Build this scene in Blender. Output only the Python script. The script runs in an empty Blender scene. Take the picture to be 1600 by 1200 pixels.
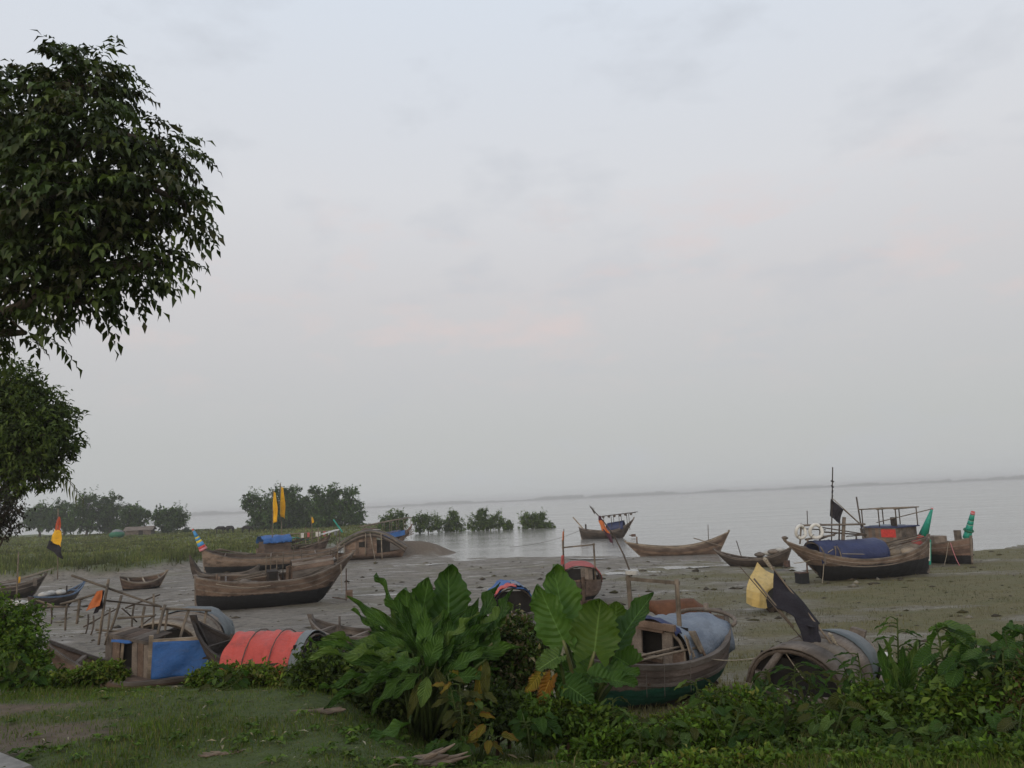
import bpy, math, random
import numpy as np
from mathutils import Vector, Matrix, Euler
from math import radians, pi, sin, cos

# ------------------------------------------------------------------ camera
SC = bpy.context.scene
COL = SC.collection
F_PX = 1230.0                                   # focal length in pixels of the 1600 x 1200 frame
PITCH, ROLL = radians(8.41), radians(-2.55)
CAM_Z = 5.0                                     # eye height above the river level (z = 0)
CAM_R = Matrix.Rotation(radians(90) + PITCH, 3, 'X') @ Matrix.Rotation(ROLL, 3, 'Z')
cam_data = bpy.data.cameras.new('camera')
cam_data.sensor_width = 36.0
cam_data.lens = F_PX / 1600.0 * 36.0
cam_data.clip_start, cam_data.clip_end = 0.1, 20000
cam = bpy.data.objects.new('camera', cam_data)
COL.objects.link(cam)
cam.matrix_world = Matrix.Translation((0, 0, CAM_Z)) @ CAM_R.to_4x4()
SC.camera = cam

# ------------------------------------------------------------------ world, sun, exposure
SUN_EL, SUN_ROT = radians(9), radians(200)      # low evening sun behind the camera, veiled
world = bpy.data.worlds.new('World')
SC.world = world
world.use_nodes = True
wn, wl = world.node_tree.nodes, world.node_tree.links
wn.clear()
def wnode(t, **kw):
    n = wn.new(t)
    for k, v in kw.items(): setattr(n, k, v)
    return n
w_out = wnode('ShaderNodeOutputWorld')
sky = wnode('ShaderNodeTexSky', sky_type='NISHITA', sun_disc=False)
sky.sun_elevation, sky.sun_rotation = SUN_EL, SUN_ROT
sky.air_density, sky.dust_density, sky.ozone_density = 1.2, 3.0, 1.5
bg_sky = wnode('ShaderNodeBackground'); bg_sky.inputs[1].default_value = 0.10
wl.new(sky.outputs[0], bg_sky.inputs[0])
tc = wnode('ShaderNodeTexCoord')
sep = wnode('ShaderNodeSeparateXYZ'); wl.new(tc.outputs['Generated'], sep.inputs[0])
asin = wnode('ShaderNodeMath', operation='ARCSINE'); wl.new(sep.outputs[2], asin.inputs[0])
el = wnode('ShaderNodeMath', operation='DIVIDE'); wl.new(asin.outputs[0], el.inputs[0]); el.inputs[1].default_value = pi / 2
ramp = wnode('ShaderNodeValToRGB'); wl.new(el.outputs[0], ramp.inputs[0])
def lin(c):
    return tuple(((v / 255 + 0.055) / 1.055) ** 2.4 if v > 10 else v / 255 / 12.92 for v in c) + (1.0,)
stops = [(0.0, (187, 190, 191)), (0.05, (190, 192, 193)), (0.10, (197, 197, 199)), (0.16, (207, 205, 207)),
         (0.245, (217, 218, 222)), (0.38, (217, 224, 234)), (1.0, (206, 216, 232))]
cr = ramp.color_ramp
while len(cr.elements) < len(stops): cr.elements.new(0.5)
for e, (p, c) in zip(cr.elements, stops): e.position = p; e.color = lin(c)
# thin evening cloud: grey veils high up, pink-lit heaps low down
mp = wnode('ShaderNodeMapping'); wl.new(tc.outputs['Generated'], mp.inputs[0]); mp.inputs['Scale'].default_value = (1.0, 1.0, 2.4)
n1 = wnode('ShaderNodeTexNoise'); wl.new(mp.outputs[0], n1.inputs['Vector'])
n1.inputs['Scale'].default_value = 5.2; n1.inputs['Detail'].default_value = 7; n1.inputs['Roughness'].default_value = 0.55
r1 = wnode('ShaderNodeMapRange'); wl.new(n1.outputs[0], r1.inputs[0]); r1.inputs[1].default_value = 0.54; r1.inputs[2].default_value = 0.80
mp2 = wnode('ShaderNodeMapping'); wl.new(tc.outputs['Generated'], mp2.inputs[0]); mp2.inputs['Scale'].default_value = (1.0, 1.0, 2.8); mp2.inputs['Location'].default_value = (3.1, 1.7, 0.4)
n2 = wnode('ShaderNodeTexNoise'); wl.new(mp2.outputs[0], n2.inputs['Vector'])
n2.inputs['Scale'].default_value = 7.5; n2.inputs['Detail'].default_value = 6; n2.inputs['Roughness'].default_value = 0.6
r2 = wnode('ShaderNodeMapRange'); wl.new(n2.outputs[0], r2.inputs[0]); r2.inputs[1].default_value = 0.52; r2.inputs[2].default_value = 0.72
band = wnode('ShaderNodeValToRGB'); wl.new(el.outputs[0], band.inputs[0])
b = band.color_ramp
for e, (p, v) in zip((b.elements[0], b.elements[1], b.elements.new(0.155), b.elements.new(0.25)), ((0.06, 0), (0.34, 0), (0.12, 1), (0.21, 0.9))):
    pass
b.elements[0].position = 0.07; b.elements[0].color = (0, 0, 0, 1)
b.elements[1].position = 0.13; b.elements[1].color = (1, 1, 1, 1)
b.elements[2].position = 0.19; b.elements[2].color = (1, 1, 1, 1)
b.elements[3].position = 0.27; b.elements[3].color = (0, 0, 0, 1)
f2 = wnode('ShaderNodeMath', operation='MULTIPLY'); wl.new(r2.outputs[0], f2.inputs[0]); wl.new(band.outputs[0], f2.inputs[1])
f2b = wnode('ShaderNodeMath', operation='MULTIPLY'); wl.new(f2.outputs[0], f2b.inputs[0]); f2b.inputs[1].default_value = 0.45
f1b = wnode('ShaderNodeMath', operation='MULTIPLY'); wl.new(r1.outputs[0], f1b.inputs[0]); f1b.inputs[1].default_value = 0.62
m1 = wnode('ShaderNodeMix', data_type='RGBA'); wl.new(f1b.outputs[0], m1.inputs[0]); wl.new(ramp.outputs[0], m1.inputs[6]); m1.inputs[7].default_value = lin((188, 192, 200))
m2 = wnode('ShaderNodeMix', data_type='RGBA'); wl.new(f2b.outputs[0], m2.inputs[0]); wl.new(m1.outputs[2], m2.inputs[6]); m2.inputs[7].default_value = lin((226, 204, 200))
bg_veil = wnode('ShaderNodeBackground'); wl.new(m2.outputs[2], bg_veil.inputs[0]); bg_veil.inputs[1].default_value = 0.785
mixw = wnode('ShaderNodeMixShader'); mixw.inputs[0].default_value = 0.94
wl.new(bg_sky.outputs[0], mixw.inputs[1]); wl.new(bg_veil.outputs[0], mixw.inputs[2]); wl.new(mixw.outputs[0], w_out.inputs[0])

sun_data = bpy.data.lights.new('sun', 'SUN')
sun_data.energy, sun_data.angle, sun_data.color = 1.4, radians(35), (1.0, 0.86, 0.70)
sun = bpy.data.objects.new('sun', sun_data)
COL.objects.link(sun)
# towards the sun: rotation measured as the Sky Texture does (0 = +Y, clockwise from above is negative x)
sdir = Vector((sin(SUN_ROT) * cos(SUN_EL), cos(SUN_ROT) * cos(SUN_EL), sin(SUN_EL)))
sun.rotation_euler = sdir.to_track_quat('Z', 'Y').to_euler()

SC.view_settings.view_transform = 'Standard'
SC.view_settings.look = 'None'
SC.view_settings.exposure = 0.40
SC.view_settings.gamma = 1.0
SC.cycles.use_denoising = True
SC.cycles.max_bounces = 6
SC.cycles.diffuse_bounces = 3
SC.cycles.glossy_bounces = 3
SC.cycles.transmission_bounces = 3
SC.cycles.volume_bounces = 0
SC.cycles.caustics_reflective = SC.cycles.caustics_refractive = False

# ------------------------------------------------------------------ where things stand
def ray(px, py):
    d = CAM_R @ Vector(((px - 800) / F_PX, -(py - 600) / F_PX, -1.0))
    return d
def at(px, py, Y):
    """World point seen at a photo pixel at Y metres in front of the eye."""
    d = ray(px, py)
    return Vector((0, 0, CAM_Z)) + d * (Y / d.y)

def sstep(a, b, x):
    t = np.clip((np.asarray(x, float) - a) / (b - a), 0, 1)
    return t * t * (3 - 2 * t)
_rs = np.random.RandomState(7)
_perm = _rs.rand(256, 256)
def vnoise(x, y):
    x = np.asarray(x, float); y = np.asarray(y, float)
    xi = np.floor(x).astype(int); yi = np.floor(y).astype(int)
    fx = x - xi; fy = y - yi
    fx = fx * fx * (3 - 2 * fx); fy = fy * fy * (3 - 2 * fy)
    a = _perm[xi % 256, yi % 256]; b_ = _perm[(xi + 1) % 256, yi % 256]
    c = _perm[xi % 256, (yi + 1) % 256]; d = _perm[(xi + 1) % 256, (yi + 1) % 256]
    return (a * (1 - fx) + b_ * fx) * (1 - fy) + (c * (1 - fx) + d * fx) * fy - 0.5
def fbm(x, y, o=4):
    s = 0; a = 1.0
    for k in range(o):
        s = s + a * vnoise(x * 2 ** k + 17.3 * k, y * 2 ** k + 5.1 * k); a *= 0.5
    return s
MEADOW_Y = [-400, 20, 40, 58, 64, 68, 72, 80, 90, 110, 143, 165, 185, 205, 216, 260, 4000]
MEADOW_X = [-300, -90, -62, -52, -42, -31, -27.5, -25.5, -22, -18, -17.5, -24, -34, -60, -110, -165, -2600]
def shore_y(u):
    return np.interp(u, [-1.5, -.3, -.195, -.08, .057, .146, .26, .358, .44, .537, .65, .8, 1.5], [90, 88, 84, 74, 69, 65, 56, 50, 50, 55, 64, 80, 190])
def meadow(x, y):
    wob = 1.2 * fbm(np.asarray(x) * .11, np.asarray(y) * .11, 3)
    return sstep(-1.0, 4.5, np.interp(y, MEADOW_Y, MEADOW_X) - x + wob)
def ground_z(x, y):
    x = np.asarray(x, float); y = np.asarray(y, float)
    u = np.clip(x / np.maximum(y, 3.0), -1.5, 1.5)
    pl = np.interp(y, [-40, -16, -9, 7.4, 8.5, 10, 14, 18, 21, 30, 40], [1.2, 1.2, 3.4, 3.38, 3.24, 2.86, 2.05, 1.28, .98, .62, .40])
    pr = np.interp(y, [-40, -16, -9, 4.9, 6, 8, 10, 13, 20, 30, 40], [1.2, 1.2, 3.4, 3.38, 3.10, 2.60, 2.22, 1.80, 1.06, .65, .4])
    w = sstep(-.27, -.05, u)
    near = pl * (1 - w) + pr * w
    ys = shore_y(u)
    far = np.where(y < ys, .4 * (1 - (y - 40) / np.maximum(ys - 40, 1)), np.maximum(-(y - ys) * .03, -1.6))
    z = np.where(y < 40, near, far)
    md = meadow(x, y)
    z = z * (1 - md) + np.maximum(z, 1.15 + .25 * fbm(x * .05, y * .05, 3)) * md
    # mud bank by the stranded arched boat
    z = z + 1.5 * np.exp(-((x + 12.0) / 4.8) ** 4 - ((y - 82) / 2.6) ** 2)
    # low grassy ridge along the waterline in the middle
    z = z + .22 * np.exp(-((y - (ys - 2.5)) / 1.6) ** 2) * sstep(.03, .07, u) * (1 - sstep(.10, .2, u))
    fs = sstep(2860, 3000, np.hypot(x, y))
    z = np.where(y > 400, z * (1 - fs) + 2.0 * fs, z)
    amp = np.where(y < 40, .05, .035)
    z = z + amp * fbm(x * .9, y * .9, 4) * (1 - sstep(60, 110, y)) + .05 * fbm(x * .2 + 9, y * .2, 3) * (1 - sstep(150, 250, y))
    # trampled, rilled mud of the flat
    z = z + .05 * fbm(x * .9, y * 1.6, 4) * sstep(20, 30, y) * (1 - sstep(70, 90, y))
    return z
def gz(x, y): return float(ground_z(x, y))
def G(px, py):
    """Where the sight line through a photo pixel meets the ground."""
    d = ray(px, py); o = Vector((0, 0, CAM_Z)); s = 1.5
    while s < 400:
        p = o + d * (s / d.y)
        if p.z < gz(p.x, p.y): return p
        s *= 1.004
    return p

# ------------------------------------------------------------------ mesh helpers
class MB:
    """Collects simple solids; build() links them as one mesh object."""
    def __init__(s): s.v = []; s.f = []
    def add(s, vs, fs):
        o = len(s.v); s.v += [tuple(p) for p in vs]; s.f += [tuple(i + o for i in f) for f in fs]; return s
    def box(s, c, size, rot=None):
        h = Vector(size) / 2; M = rot or Matrix.Identity(3); c = Vector(c)
        vs = [c + M @ Vector((x * h.x, y * h.y, z * h.z)) for x in (-1, 1) for y in (-1, 1) for z in (-1, 1)]
        return s.add(vs, [(0, 1, 3, 2), (4, 6, 7, 5), (0, 4, 5, 1), (2, 3, 7, 6), (0, 2, 6, 4), (1, 5, 7, 3)])
    def beam(s, p, q, w, h=None, up=(0, 0, 1)):
        p, q = Vector(p), Vector(q); d = q - p; L = d.length
        if L < 1e-6: return s
        x = d / L; u = Vector(up)
        if abs(x.dot(u)) > .97: u = Vector((1, 0, 0))
        y = u.cross(x).normalized(); z = x.cross(y)
        return s.box((p + q) / 2, (L, w, h or w), Matrix((x, y, z)).transposed())
    def tube(s, pts, rad, n=8, cap=True):
        pts = [Vector(p) for p in pts]
        if not hasattr(rad, '__len__'): rad = [rad] * len(pts)
        vs = []; fs = []; prev = None
        for i, p in enumerate(pts):
            t = (pts[min(i + 1, len(pts) - 1)] - pts[max(i - 1, 0)])
            t = t.normalized() if t.length > 1e-9 else Vector((0, 0, 1))
            if prev is None:
                a = Vector((0, 0, 1)) if abs(t.z) < .9 else Vector((1, 0, 0))
                a = (a - t * a.dot(t)).normalized()
            else:
                a = prev - t * prev.dot(t); a = a.normalized() if a.length > 1e-6 else t.orthogonal().normalized()
            prev = a; b_ = t.cross(a)
            for k in range(n):
                an = 2 * pi * k / n
                vs.append(p + (a * cos(an) + b_ * sin(an)) * rad[i])
        for i in range(len(pts) - 1):
            for k in range(n):
                k2 = (k + 1) % n
                fs.append((i * n + k, i * n + k2, (i + 1) * n + k2, (i + 1) * n + k))
        if cap:
            fs.append(tuple(range(n - 1, -1, -1))); fs.append(tuple((len(pts) - 1) * n + k for k in range(n)))
        return s.add(vs, fs)
    def sheet(s, rows, thick=0.0, closed=False):
        """rows: a grid of points. With a thickness it becomes a closed shell."""
        R, C = len(rows), len(rows[0])
        P = [[Vector(p) for p in r] for r in rows]
        vs = [p for r in P for p in r]
        fs = [(i * C + j, i * C + j + 1, (i + 1) * C + j + 1, (i + 1) * C + j) for i in range(R - 1) for j in range(C - 1)]
        if thick:
            lo = []
            for i in range(R):
                for j in range(C):
                    a = P[min(i + 1, R - 1)][j] - P[max(i - 1, 0)][j]; b_ = P[i][min(j + 1, C - 1)] - P[i][max(j - 1, 0)]
                    n = a.cross(b_); n = n.normalized() if n.length > 1e-9 else Vector((0, 0, 1))
                    lo.append(P[i][j] + n * thick)
            o = R * C
            vs = vs + lo
            fs = fs + [tuple(k + o for k in reversed(f)) for f in fs]
            rim = [j for j in range(C)] + [i * C + C - 1 for i in range(1, R)] + [(R - 1) * C + j for j in range(C - 2, -1, -1)] + [i * C for i in range(R - 2, 0, -1)]
            for k in range(len(rim)):
                a, b_ = rim[k], rim[(k + 1) % len(rim)]
                fs.append((b_, a, a + o, b_ + o))
        return s.add(vs, fs)
    def build(s, name, mat, parent=None, smooth=False):
        me = bpy.data.meshes.new(name)
        me.from_pydata([tuple(v) for v in s.v], [], s.f)
        if smooth: me.polygons.foreach_set('use_smooth', [True] * len(me.polygons))
        me.materials.append(mat); me.update()
        return link(name, me, parent)
def link(name, me, parent=None):
    o = bpy.data.objects.new(name, me); COL.objects.link(o)
    if parent is not None: o.parent = parent
    return o
def fast_mesh(name, verts, faces, k, mat, tint=None, parent=None, smooth=False):
    """numpy verts (N,3), faces (M,k); tint (N,3) becomes the 'tint' attribute."""
    me = bpy.data.meshes.new(name)
    nv, nf = len(verts), len(faces)
    me.vertices.add(nv); me.vertices.foreach_set('co', np.ascontiguousarray(verts, dtype=np.float32).ravel())
    me.loops.add(nf * k); me.loops.foreach_set('vertex_index', np.ascontiguousarray(faces, dtype=np.int32).ravel())
    me.polygons.add(nf)
    me.polygons.foreach_set('loop_start', np.arange(0, nf * k, k, dtype=np.int32))
    if smooth: me.polygons.foreach_set('use_smooth', np.ones(nf, dtype=bool))
    if tint is not None:
        a = me.attributes.new('tint', 'FLOAT_COLOR', 'POINT')
        a.data.foreach_set('color', np.concatenate([tint, np.ones((nv, 1))], 1).astype(np.float32).ravel())
    me.materials.append(mat); me.update(calc_edges=True); me.validate()
    return link(name, me, parent)
def tag(o, label=None, cat=None, group=None, kind=None):
    if label: o['label'] = label
    if cat: o['category'] = cat
    if group: o['group'] = group
    if kind: o['kind'] = kind
    return o
def thing(name, label, cat, loc=(0, 0, 0), rotz=0.0, group=None, heel=0.0, trim=0.0):
    o = bpy.data.objects.new(name, None); COL.objects.link(o)
    o.empty_display_size = .3
    o.location = loc; o.rotation_euler = (heel, trim, rotz)
    o['_m'] = 0; del o['_m']
    tag(o, label, cat, group)
    MAT[o.name] = Matrix.Translation(Vector(loc)) @ Euler((heel, trim, rotz)).to_matrix().to_4x4()
    return o
MAT = {}
def loc(root, p):
    """World point in a thing's own space."""
    return MAT[root.name].inverted() @ Vector(p)

# ------------------------------------------------------------------ materials
class NT:
    def __init__(s, name):
        s.m = bpy.data.materials.new(name); s.m.use_nodes = True
        s.n, s.l = s.m.node_tree.nodes, s.m.node_tree.links
        s.p = s.n['Principled BSDF']
    def node(s, t, **kw):
        n = s.n.new(t)
        for k, v in kw.items(): setattr(n, k, v)
        return n
    def set(s, sock, v):
        if hasattr(v, 'is_output') or hasattr(v, 'links'): s.l.new(v, sock)
        elif isinstance(v, (tuple, list)) and len(v) == 3 and len(sock.default_value) == 4: sock.default_value = tuple(v) + (1,)
        else: sock.default_value = v
    def coord(s, which='Object', scale=(1, 1, 1)):
        t = s.node('ShaderNodeTexCoord'); m = s.node('ShaderNodeMapping'); s.l.new(t.outputs[which], m.inputs[0]); m.inputs['Scale'].default_value = scale
        return m.outputs[0]
    def pos(s, scale=(1, 1, 1)):
        t = s.node('ShaderNodeNewGeometry'); m = s.node('ShaderNodeMapping'); s.l.new(t.outputs['Position'], m.inputs[0]); m.inputs['Scale'].default_value = scale
        return m.outputs[0]
    def noise(s, vec, scale=5, detail=4, rough=.55, out=0):
        t = s.node('ShaderNodeTexNoise'); s.l.new(vec, t.inputs['Vector'])
        t.inputs['Scale'].default_value = scale; t.inputs['Detail'].default_value = detail; t.inputs['Roughness'].default_value = rough
        return t.outputs[out]
    def rng(s, v, a, b, c=0.0, d=1.0):
        t = s.node('ShaderNodeMapRange'); s.l.new(v, t.inputs[0])
        for i, x in enumerate((a, b, c, d)): t.inputs[i + 1].default_value = x
        return t.outputs[0]
    def mix(s, f, a, b, blend='MIX'):
        t = s.node('ShaderNodeMix', data_type='RGBA', blend_type=blend)
        s.set(t.inputs[0], f); s.set(t.inputs[6], a); s.set(t.inputs[7], b)
        return t.outputs[2]
    def math(s, op, a, b=0.0):
        t = s.node('ShaderNodeMath', operation=op); s.set(t.inputs[0], a); s.set(t.inputs[1], b); return t.outputs[0]
    def attr(s, name):
        t = s.node('ShaderNodeAttribute'); t.attribute_name = name; return t.outputs['Color']
    def bump(s, h, strength=.3, dist=.02):
        t = s.node('ShaderNodeBump'); s.l.new(h, t.inputs['Height']); t.inputs['Strength'].default_value = strength; t.inputs['Distance'].default_value = dist
        s.l.new(t.outputs[0], s.p.inputs['Normal'])
    def base(s, c, rough=.8, spec=.3):
        s.set(s.p.inputs['Base Color'], c); s.set(s.p.inputs['Roughness'], rough); s.p.inputs['Specular IOR Level'].default_value = spec
        return s.m
    def rand(s):
        return s.node('ShaderNodeObjectInfo').outputs['Random']

def mat_wood(name, a, b, tar=None, tar_z=0.0, band=None, band_z=0.0, grain=(1.2, 14, 14), wet=0.0):
    """Weathered timber; below tar_z of the boat the hull is tarred (or painted, band up to band_z)."""
    t = NT(name); v = t.coord('Object', grain)
    g = t.noise(v, 3.0, 6, .65)
    big = t.noise(t.coord('Object', (.8, 1.5, 2.0)), 1.6, 4)
    c = t.mix(t.rng(g, .3, .72), a, b)
    c = t.mix(t.rng(big, .42, .7), c, tuple(x * .55 for x in a))
    pale = t.noise(t.coord('Object', (1, 5, 5)), 2.2, 5, .7)
    c = t.mix(t.rng(pale, .58, .78, 0, .5), c, tuple(min(.55, x * 1.7 + .03) for x in b))
    c = t.mix(1.0, c, t.mix(t.rand(), (.66, .66, .68), (1.28, 1.22, 1.16)), 'MULTIPLY')
    rough = .85
    if tar is not None:
        o = t.node('ShaderNodeTexCoord'); sx = t.node('ShaderNodeSeparateXYZ'); t.l.new(o.outputs['Object'], sx.inputs[0])
        wob = t.noise(t.coord('Object', (2, 2, 6)), 2.0, 5, .7)
        zz = t.math('ADD', sx.outputs[2], t.rng(wob, 0, 1, -.09, .09))
        if band is not None:
            bw = t.mix(t.rng(wob, .35, .7), band, tuple(x * .5 for x in band))
            c = t.mix(t.rng(zz, band_z, band_z + .03, 1, 0), c, bw)
        tw = t.mix(t.rng(g, .35, .75), tar, tuple(x * 2.2 + .006 for x in tar))
        c = t.mix(t.rng(zz, tar_z, tar_z + .03, 1, 0), c, tw)
    t.bump(g, .55, .012)
    return t.base(c, rough, .25)
def mat_tarp(name, col, col2=None, rough=.55, worn=0.3, fold=1.0):
    t = NT(name); n = t.noise(t.coord('Object', (1, 1, 1)), 2.3, 5, .6); f = t.noise(t.coord('Object'), 14, 4, .6)
    c = t.mix(t.rng(n, .35, .72), col, col2 or tuple(x * .7 for x in col))
    c = t.mix(t.rng(f, .62, .8, 0, worn), c, tuple(min(.6, x * .6 + .16) for x in col))
    c = t.mix(t.rng(t.noise(t.coord('Object', (1, 1, 2)), 3.5, 6, .7), .50, .75, 0, .6), c, tuple(x * .35 + .03 for x in col))
    t.bump(t.noise(t.coord('Object', (1, 1.6, 1)), 5, 6, .7), .9 * fold, .06)
    return t.base(c, rough, .35)
def mat_plain(name, col, rough=.8, var=.35, scale=6, spec=.3, bump=.2):
    t = NT(name); n = t.noise(t.coord('Object'), scale, 5, .6)
    c = t.mix(t.rng(n, .3, .72), tuple(x * (1 - var) for x in col), tuple(x * (1 + var) for x in col))
    t.bump(n, bump, .02)
    return t.base(c, rough, spec)
def mat_leaf(name, rough=.5, spec=.35, trans=.22, fixed=None, vein=False):
    t = NT(name)
    c = t.attr('tint') if fixed is None else t.mix(t.rand(), tuple(x * .8 for x in fixed), tuple(x * 1.2 for x in fixed))
    n = t.noise(t.pos(), 9, 3)
    c = t.mix(1.0, c, t.mix(t.rng(n, .3, .7), (.75, .78, .75), (1.2, 1.2, 1.1)), 'MULTIPLY')
    t.base(c, rough, spec)
    tr = t.node('ShaderNodeBsdfTranslucent'); t.l.new(t.mix(1.0, c, (1.3, 1.35, .7), 'MULTIPLY'), tr.inputs[0])
    mx = t.node('ShaderNodeMixShader'); mx.inputs[0].default_value = trans
    out = t.n['Material Output']
    t.l.new(t.p.outputs[0], mx.inputs[1]); t.l.new(tr.outputs[0], mx.inputs[2]); t.l.new(mx.outputs[0], out.inputs[0])
    return t.m

# ------------------------------------------------------------------ ground, river, far shore, haze
def polar_ground():
    fr = np.radians(np.linspace(-44, 44, 330))                      # straight ahead: fine
    rest = np.radians(np.concatenate([np.linspace(46, 180, 40), np.linspace(-180, -46, 40)[1:]]))
    th = np.concatenate([fr, rest]); th = np.sort(th)
    r = np.concatenate([[.4, 1.0, 1.8, 2.6], np.geomspace(3.2, 130, 300), np.geomspace(136, 3400, 46)])
    T, Rr = np.meshgrid(th, r)
    X, Y = np.sin(T) * Rr, np.cos(T) * Rr
    Z = ground_z(X, Y)
    nr, nt = X.shape
    V = np.stack([X, Y, Z], -1).reshape(-1, 3)
    i = np.arange(nr - 1)[:, None]; j = np.arange(nt)[None, :]
    a = i * nt + j; b_ = i * nt + (j + 1) % nt
    Fq = np.stack([a, b_, b_ + nt, a + nt], -1).reshape(-1, 4)
    c = len(V); V = np.concatenate([V, [[0, 0, gz(0, 0)]]])
    # the innermost ring closes with thin quads that share the centre
    k = np.arange(nt)
    Fc = np.stack([np.full(nt, c), (k + 1) % nt, k], -1)
    me = bpy.data.meshes.new('ground')
    me.from_pydata(V.tolist(), [], Fq[:, ::-1].tolist() + Fc[:, ::-1].tolist())
    me.polygons.foreach_set('use_smooth', [True] * len(me.polygons))
    return me, V
def zones(x, y):
    """r lawn and meadow, g thin grass on mud, b bare trodden earth."""
    x = np.asarray(x, float); y = np.asarray(y, float)
    u = x / np.maximum(y, 3.0)
    n = fbm(x * .35, y * .35, 4)
    edge = 8.6 + 2.5 * sstep(-.2, -.5, u) - 1.4 * sstep(-.1, .1, u)
    lawn = 1 - sstep(edge, edge + 3.5, y + 1.5 * n)
    md = meadow(x, y)
    lawn = np.maximum(lawn, sstep(.35, .8, md + .5 * n))
    sp = np.maximum(sstep(.08, .36, u + .25 * n) * sstep(9, 12, y), (1 - sstep(20, 30, y + 6 * n)) * sstep(-.15, .02, u))
    sp = np.maximum(sp, .35 * sstep(.05, .4, n) * sstep(24, 40, y))
    sp = sp * (1 - sstep(66, 80, y)) * (1 - .55 * sstep(.1, .3, fbm(x * .22 + 40, y * .5, 3)))
    dirt = np.zeros_like(x)
    for (cx, cy, rx, ry) in DIRT:
        dirt = np.maximum(dirt, 1 - sstep(.55, 1.1, np.hypot((x - cx) / rx, (y - cy) / ry) + .7 * fbm(x * 1.3, y * 1.9, 4)))
    return lawn, sp, dirt
_d1, _d2, _d3, _d4 = G(20, 1150), G(110, 1103), G(420, 1108), G(260, 1068)
DIRT = [(_d1.x - .6, _d1.y, 1.3, .7), (_d2.x - .6, _d2.y, 1.2, .32), (_d4.x, _d4.y, .6, .3), (-11.5, 80.5, 6.5, 3.2)]

def ground_material():
    t = NT('ground_earth')
    at_ = t.node('ShaderNodeAttribute'); at_.attribute_name = 'zone'
    sp = t.node('ShaderNodeSeparateColor'); t.l.new(at_.outputs['Color'], sp.inputs[0])
    P = t.pos()
    fine = t.noise(t.pos((1, 1, 1)), 6.0, 6, .65)
    mid = t.noise(t.pos((.6, .9, 1)), 1.1, 6, .66)
    rip = t.noise(t.pos((1, 1.7, 1)), 1.9, 6, .72)
    mud = t.mix(t.rng(mid, .32, .7), (.145, .126, .100), (.26, .23, .19))
    mud = t.mix(t.rng(rip, .5, .62, 0, .75), mud, (.060, .052, .042))
    mud = t.mix(t.rng(fine, .55, .72, 0, .6), mud, (.27, .245, .205))
    thin = t.mix(t.rng(fine, .35, .65), (.108, .092, .038), (.170, .146, .060))
    thin = t.mix(t.rng(mid, .45, .7, 0, .8), thin, (.095, .100, .034))
    lawn = t.mix(t.rng(fine, .3, .7), (.048, .072, .014), (.080, .108, .024))
    lawn = t.mix(t.rng(mid, .5, .72, 0, .7), lawn, (.100, .085, .038))
    mead = t.mix(t.rng(fine, .3, .7), (.075, .092, .026), (.115, .130, .042))
    lawn = t.mix(at_.outputs['Alpha'], lawn, mead)
    dirt = t.mix(t.rng(fine, .3, .7), (.090, .066, .044), (.165, .125, .086))
    c = t.mix(sp.outputs[1], mud, thin); c = t.mix(sp.outputs[0], c, lawn); c = t.mix(sp.outputs[2], c, dirt)
    wetn = t.noise(t.pos((.55, .9, 1)), .8, 6, .68)
    dry = t.math('MAXIMUM', t.math('MAXIMUM', sp.outputs[0], sp.outputs[1]), sp.outputs[2])
    rough = t.math('MAXIMUM', t.rng(wetn, .50, .64, .85, .28), t.math('MULTIPLY', dry, .85))
    h = t.math('ADD', t.math('MULTIPLY', fine, .5), t.math('MULTIPLY', rip, 1.2))
    t.bump(h, 1.0, .16)
    m = t.base(c, rough, .4)
    return m
gme, gV = polar_ground()
la, spz, di = zones(gV[:, 0], gV[:, 1])
za = gme.attributes.new('zone', 'FLOAT_COLOR', 'POINT')
za.data.foreach_set('color', np.stack([la, spz, di, meadow(gV[:, 0], gV[:, 1])], -1).astype(np.float32).ravel())
gme.materials.append(ground_material())
ground = tag(link('ground', gme), 'sloping river bank, mud flat and meadow', None, None, 'structure')

def water_material():
    t = NT('river_water')
    n = t.noise(t.pos((.35, 1.6, 1)), 1.1, 4, .6); n2 = t.noise(t.pos((.05, .18, 1)), 1.0, 4, .6)
    t.bump(t.math('ADD', n, t.math('MULTIPLY', n2, 1.5)), .42, .12)
    t.p.inputs['IOR'].default_value = 1.33
    return t.base((.25, .24, .215), t.rng(n2, .35, .7, .08, .20), .5)
wb = MB(); S = 3300
rows = [[(x, y, 0.0) for x in (-S, -800, -200, 0, 200, 800, S)] for y in (30, 60, 120, 400, 1200, S)]
wb.sheet(rows)
river = tag(wb.build('river_water', water_material()), 'calm grey river', None, None, 'structure')

def puddle(px, py, rx, ry, seed):
    p = G(px, py); rs = random.Random(seed); n = 40; zs = []; rim = []
    for k in range(n):
        a = 2 * pi * k / n; m = 1 + .35 * sin(2 * a + seed) + .18 * sin(5 * a + seed * 2) + .08 * sin(9 * a)
        rim.append((p.x + rx * cos(a) * m, p.y + ry * sin(a) * m))
    z = float(np.mean([gz(x, y) for x, y in rim])) + .012
    mb = MB(); mb.add([(p.x, p.y, z)] + [(x, y, z) for x, y in rim], [(0, k + 1, (k + 1) % n + 1) for k in range(n)])
    return tag(mb.build('puddle', WATER_MAT), 'shallow pool of water left on the mud', None, None, 'structure')
WATER_MAT = bpy.data.materials['river_water']
for a_ in ((1020, 889, 2.6, 1.5, 1), (985, 896, 1.6, 1.1, 2), (1150, 884, 1.6, 1.2, 3), (930, 872, 2.0, .9, 4), (640, 884, 3.0, 1.0, 5), (1230, 892, 1.4, 1.2, 6), (600, 930, 1.2, .5, 9)): puddle(*a_)

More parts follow.
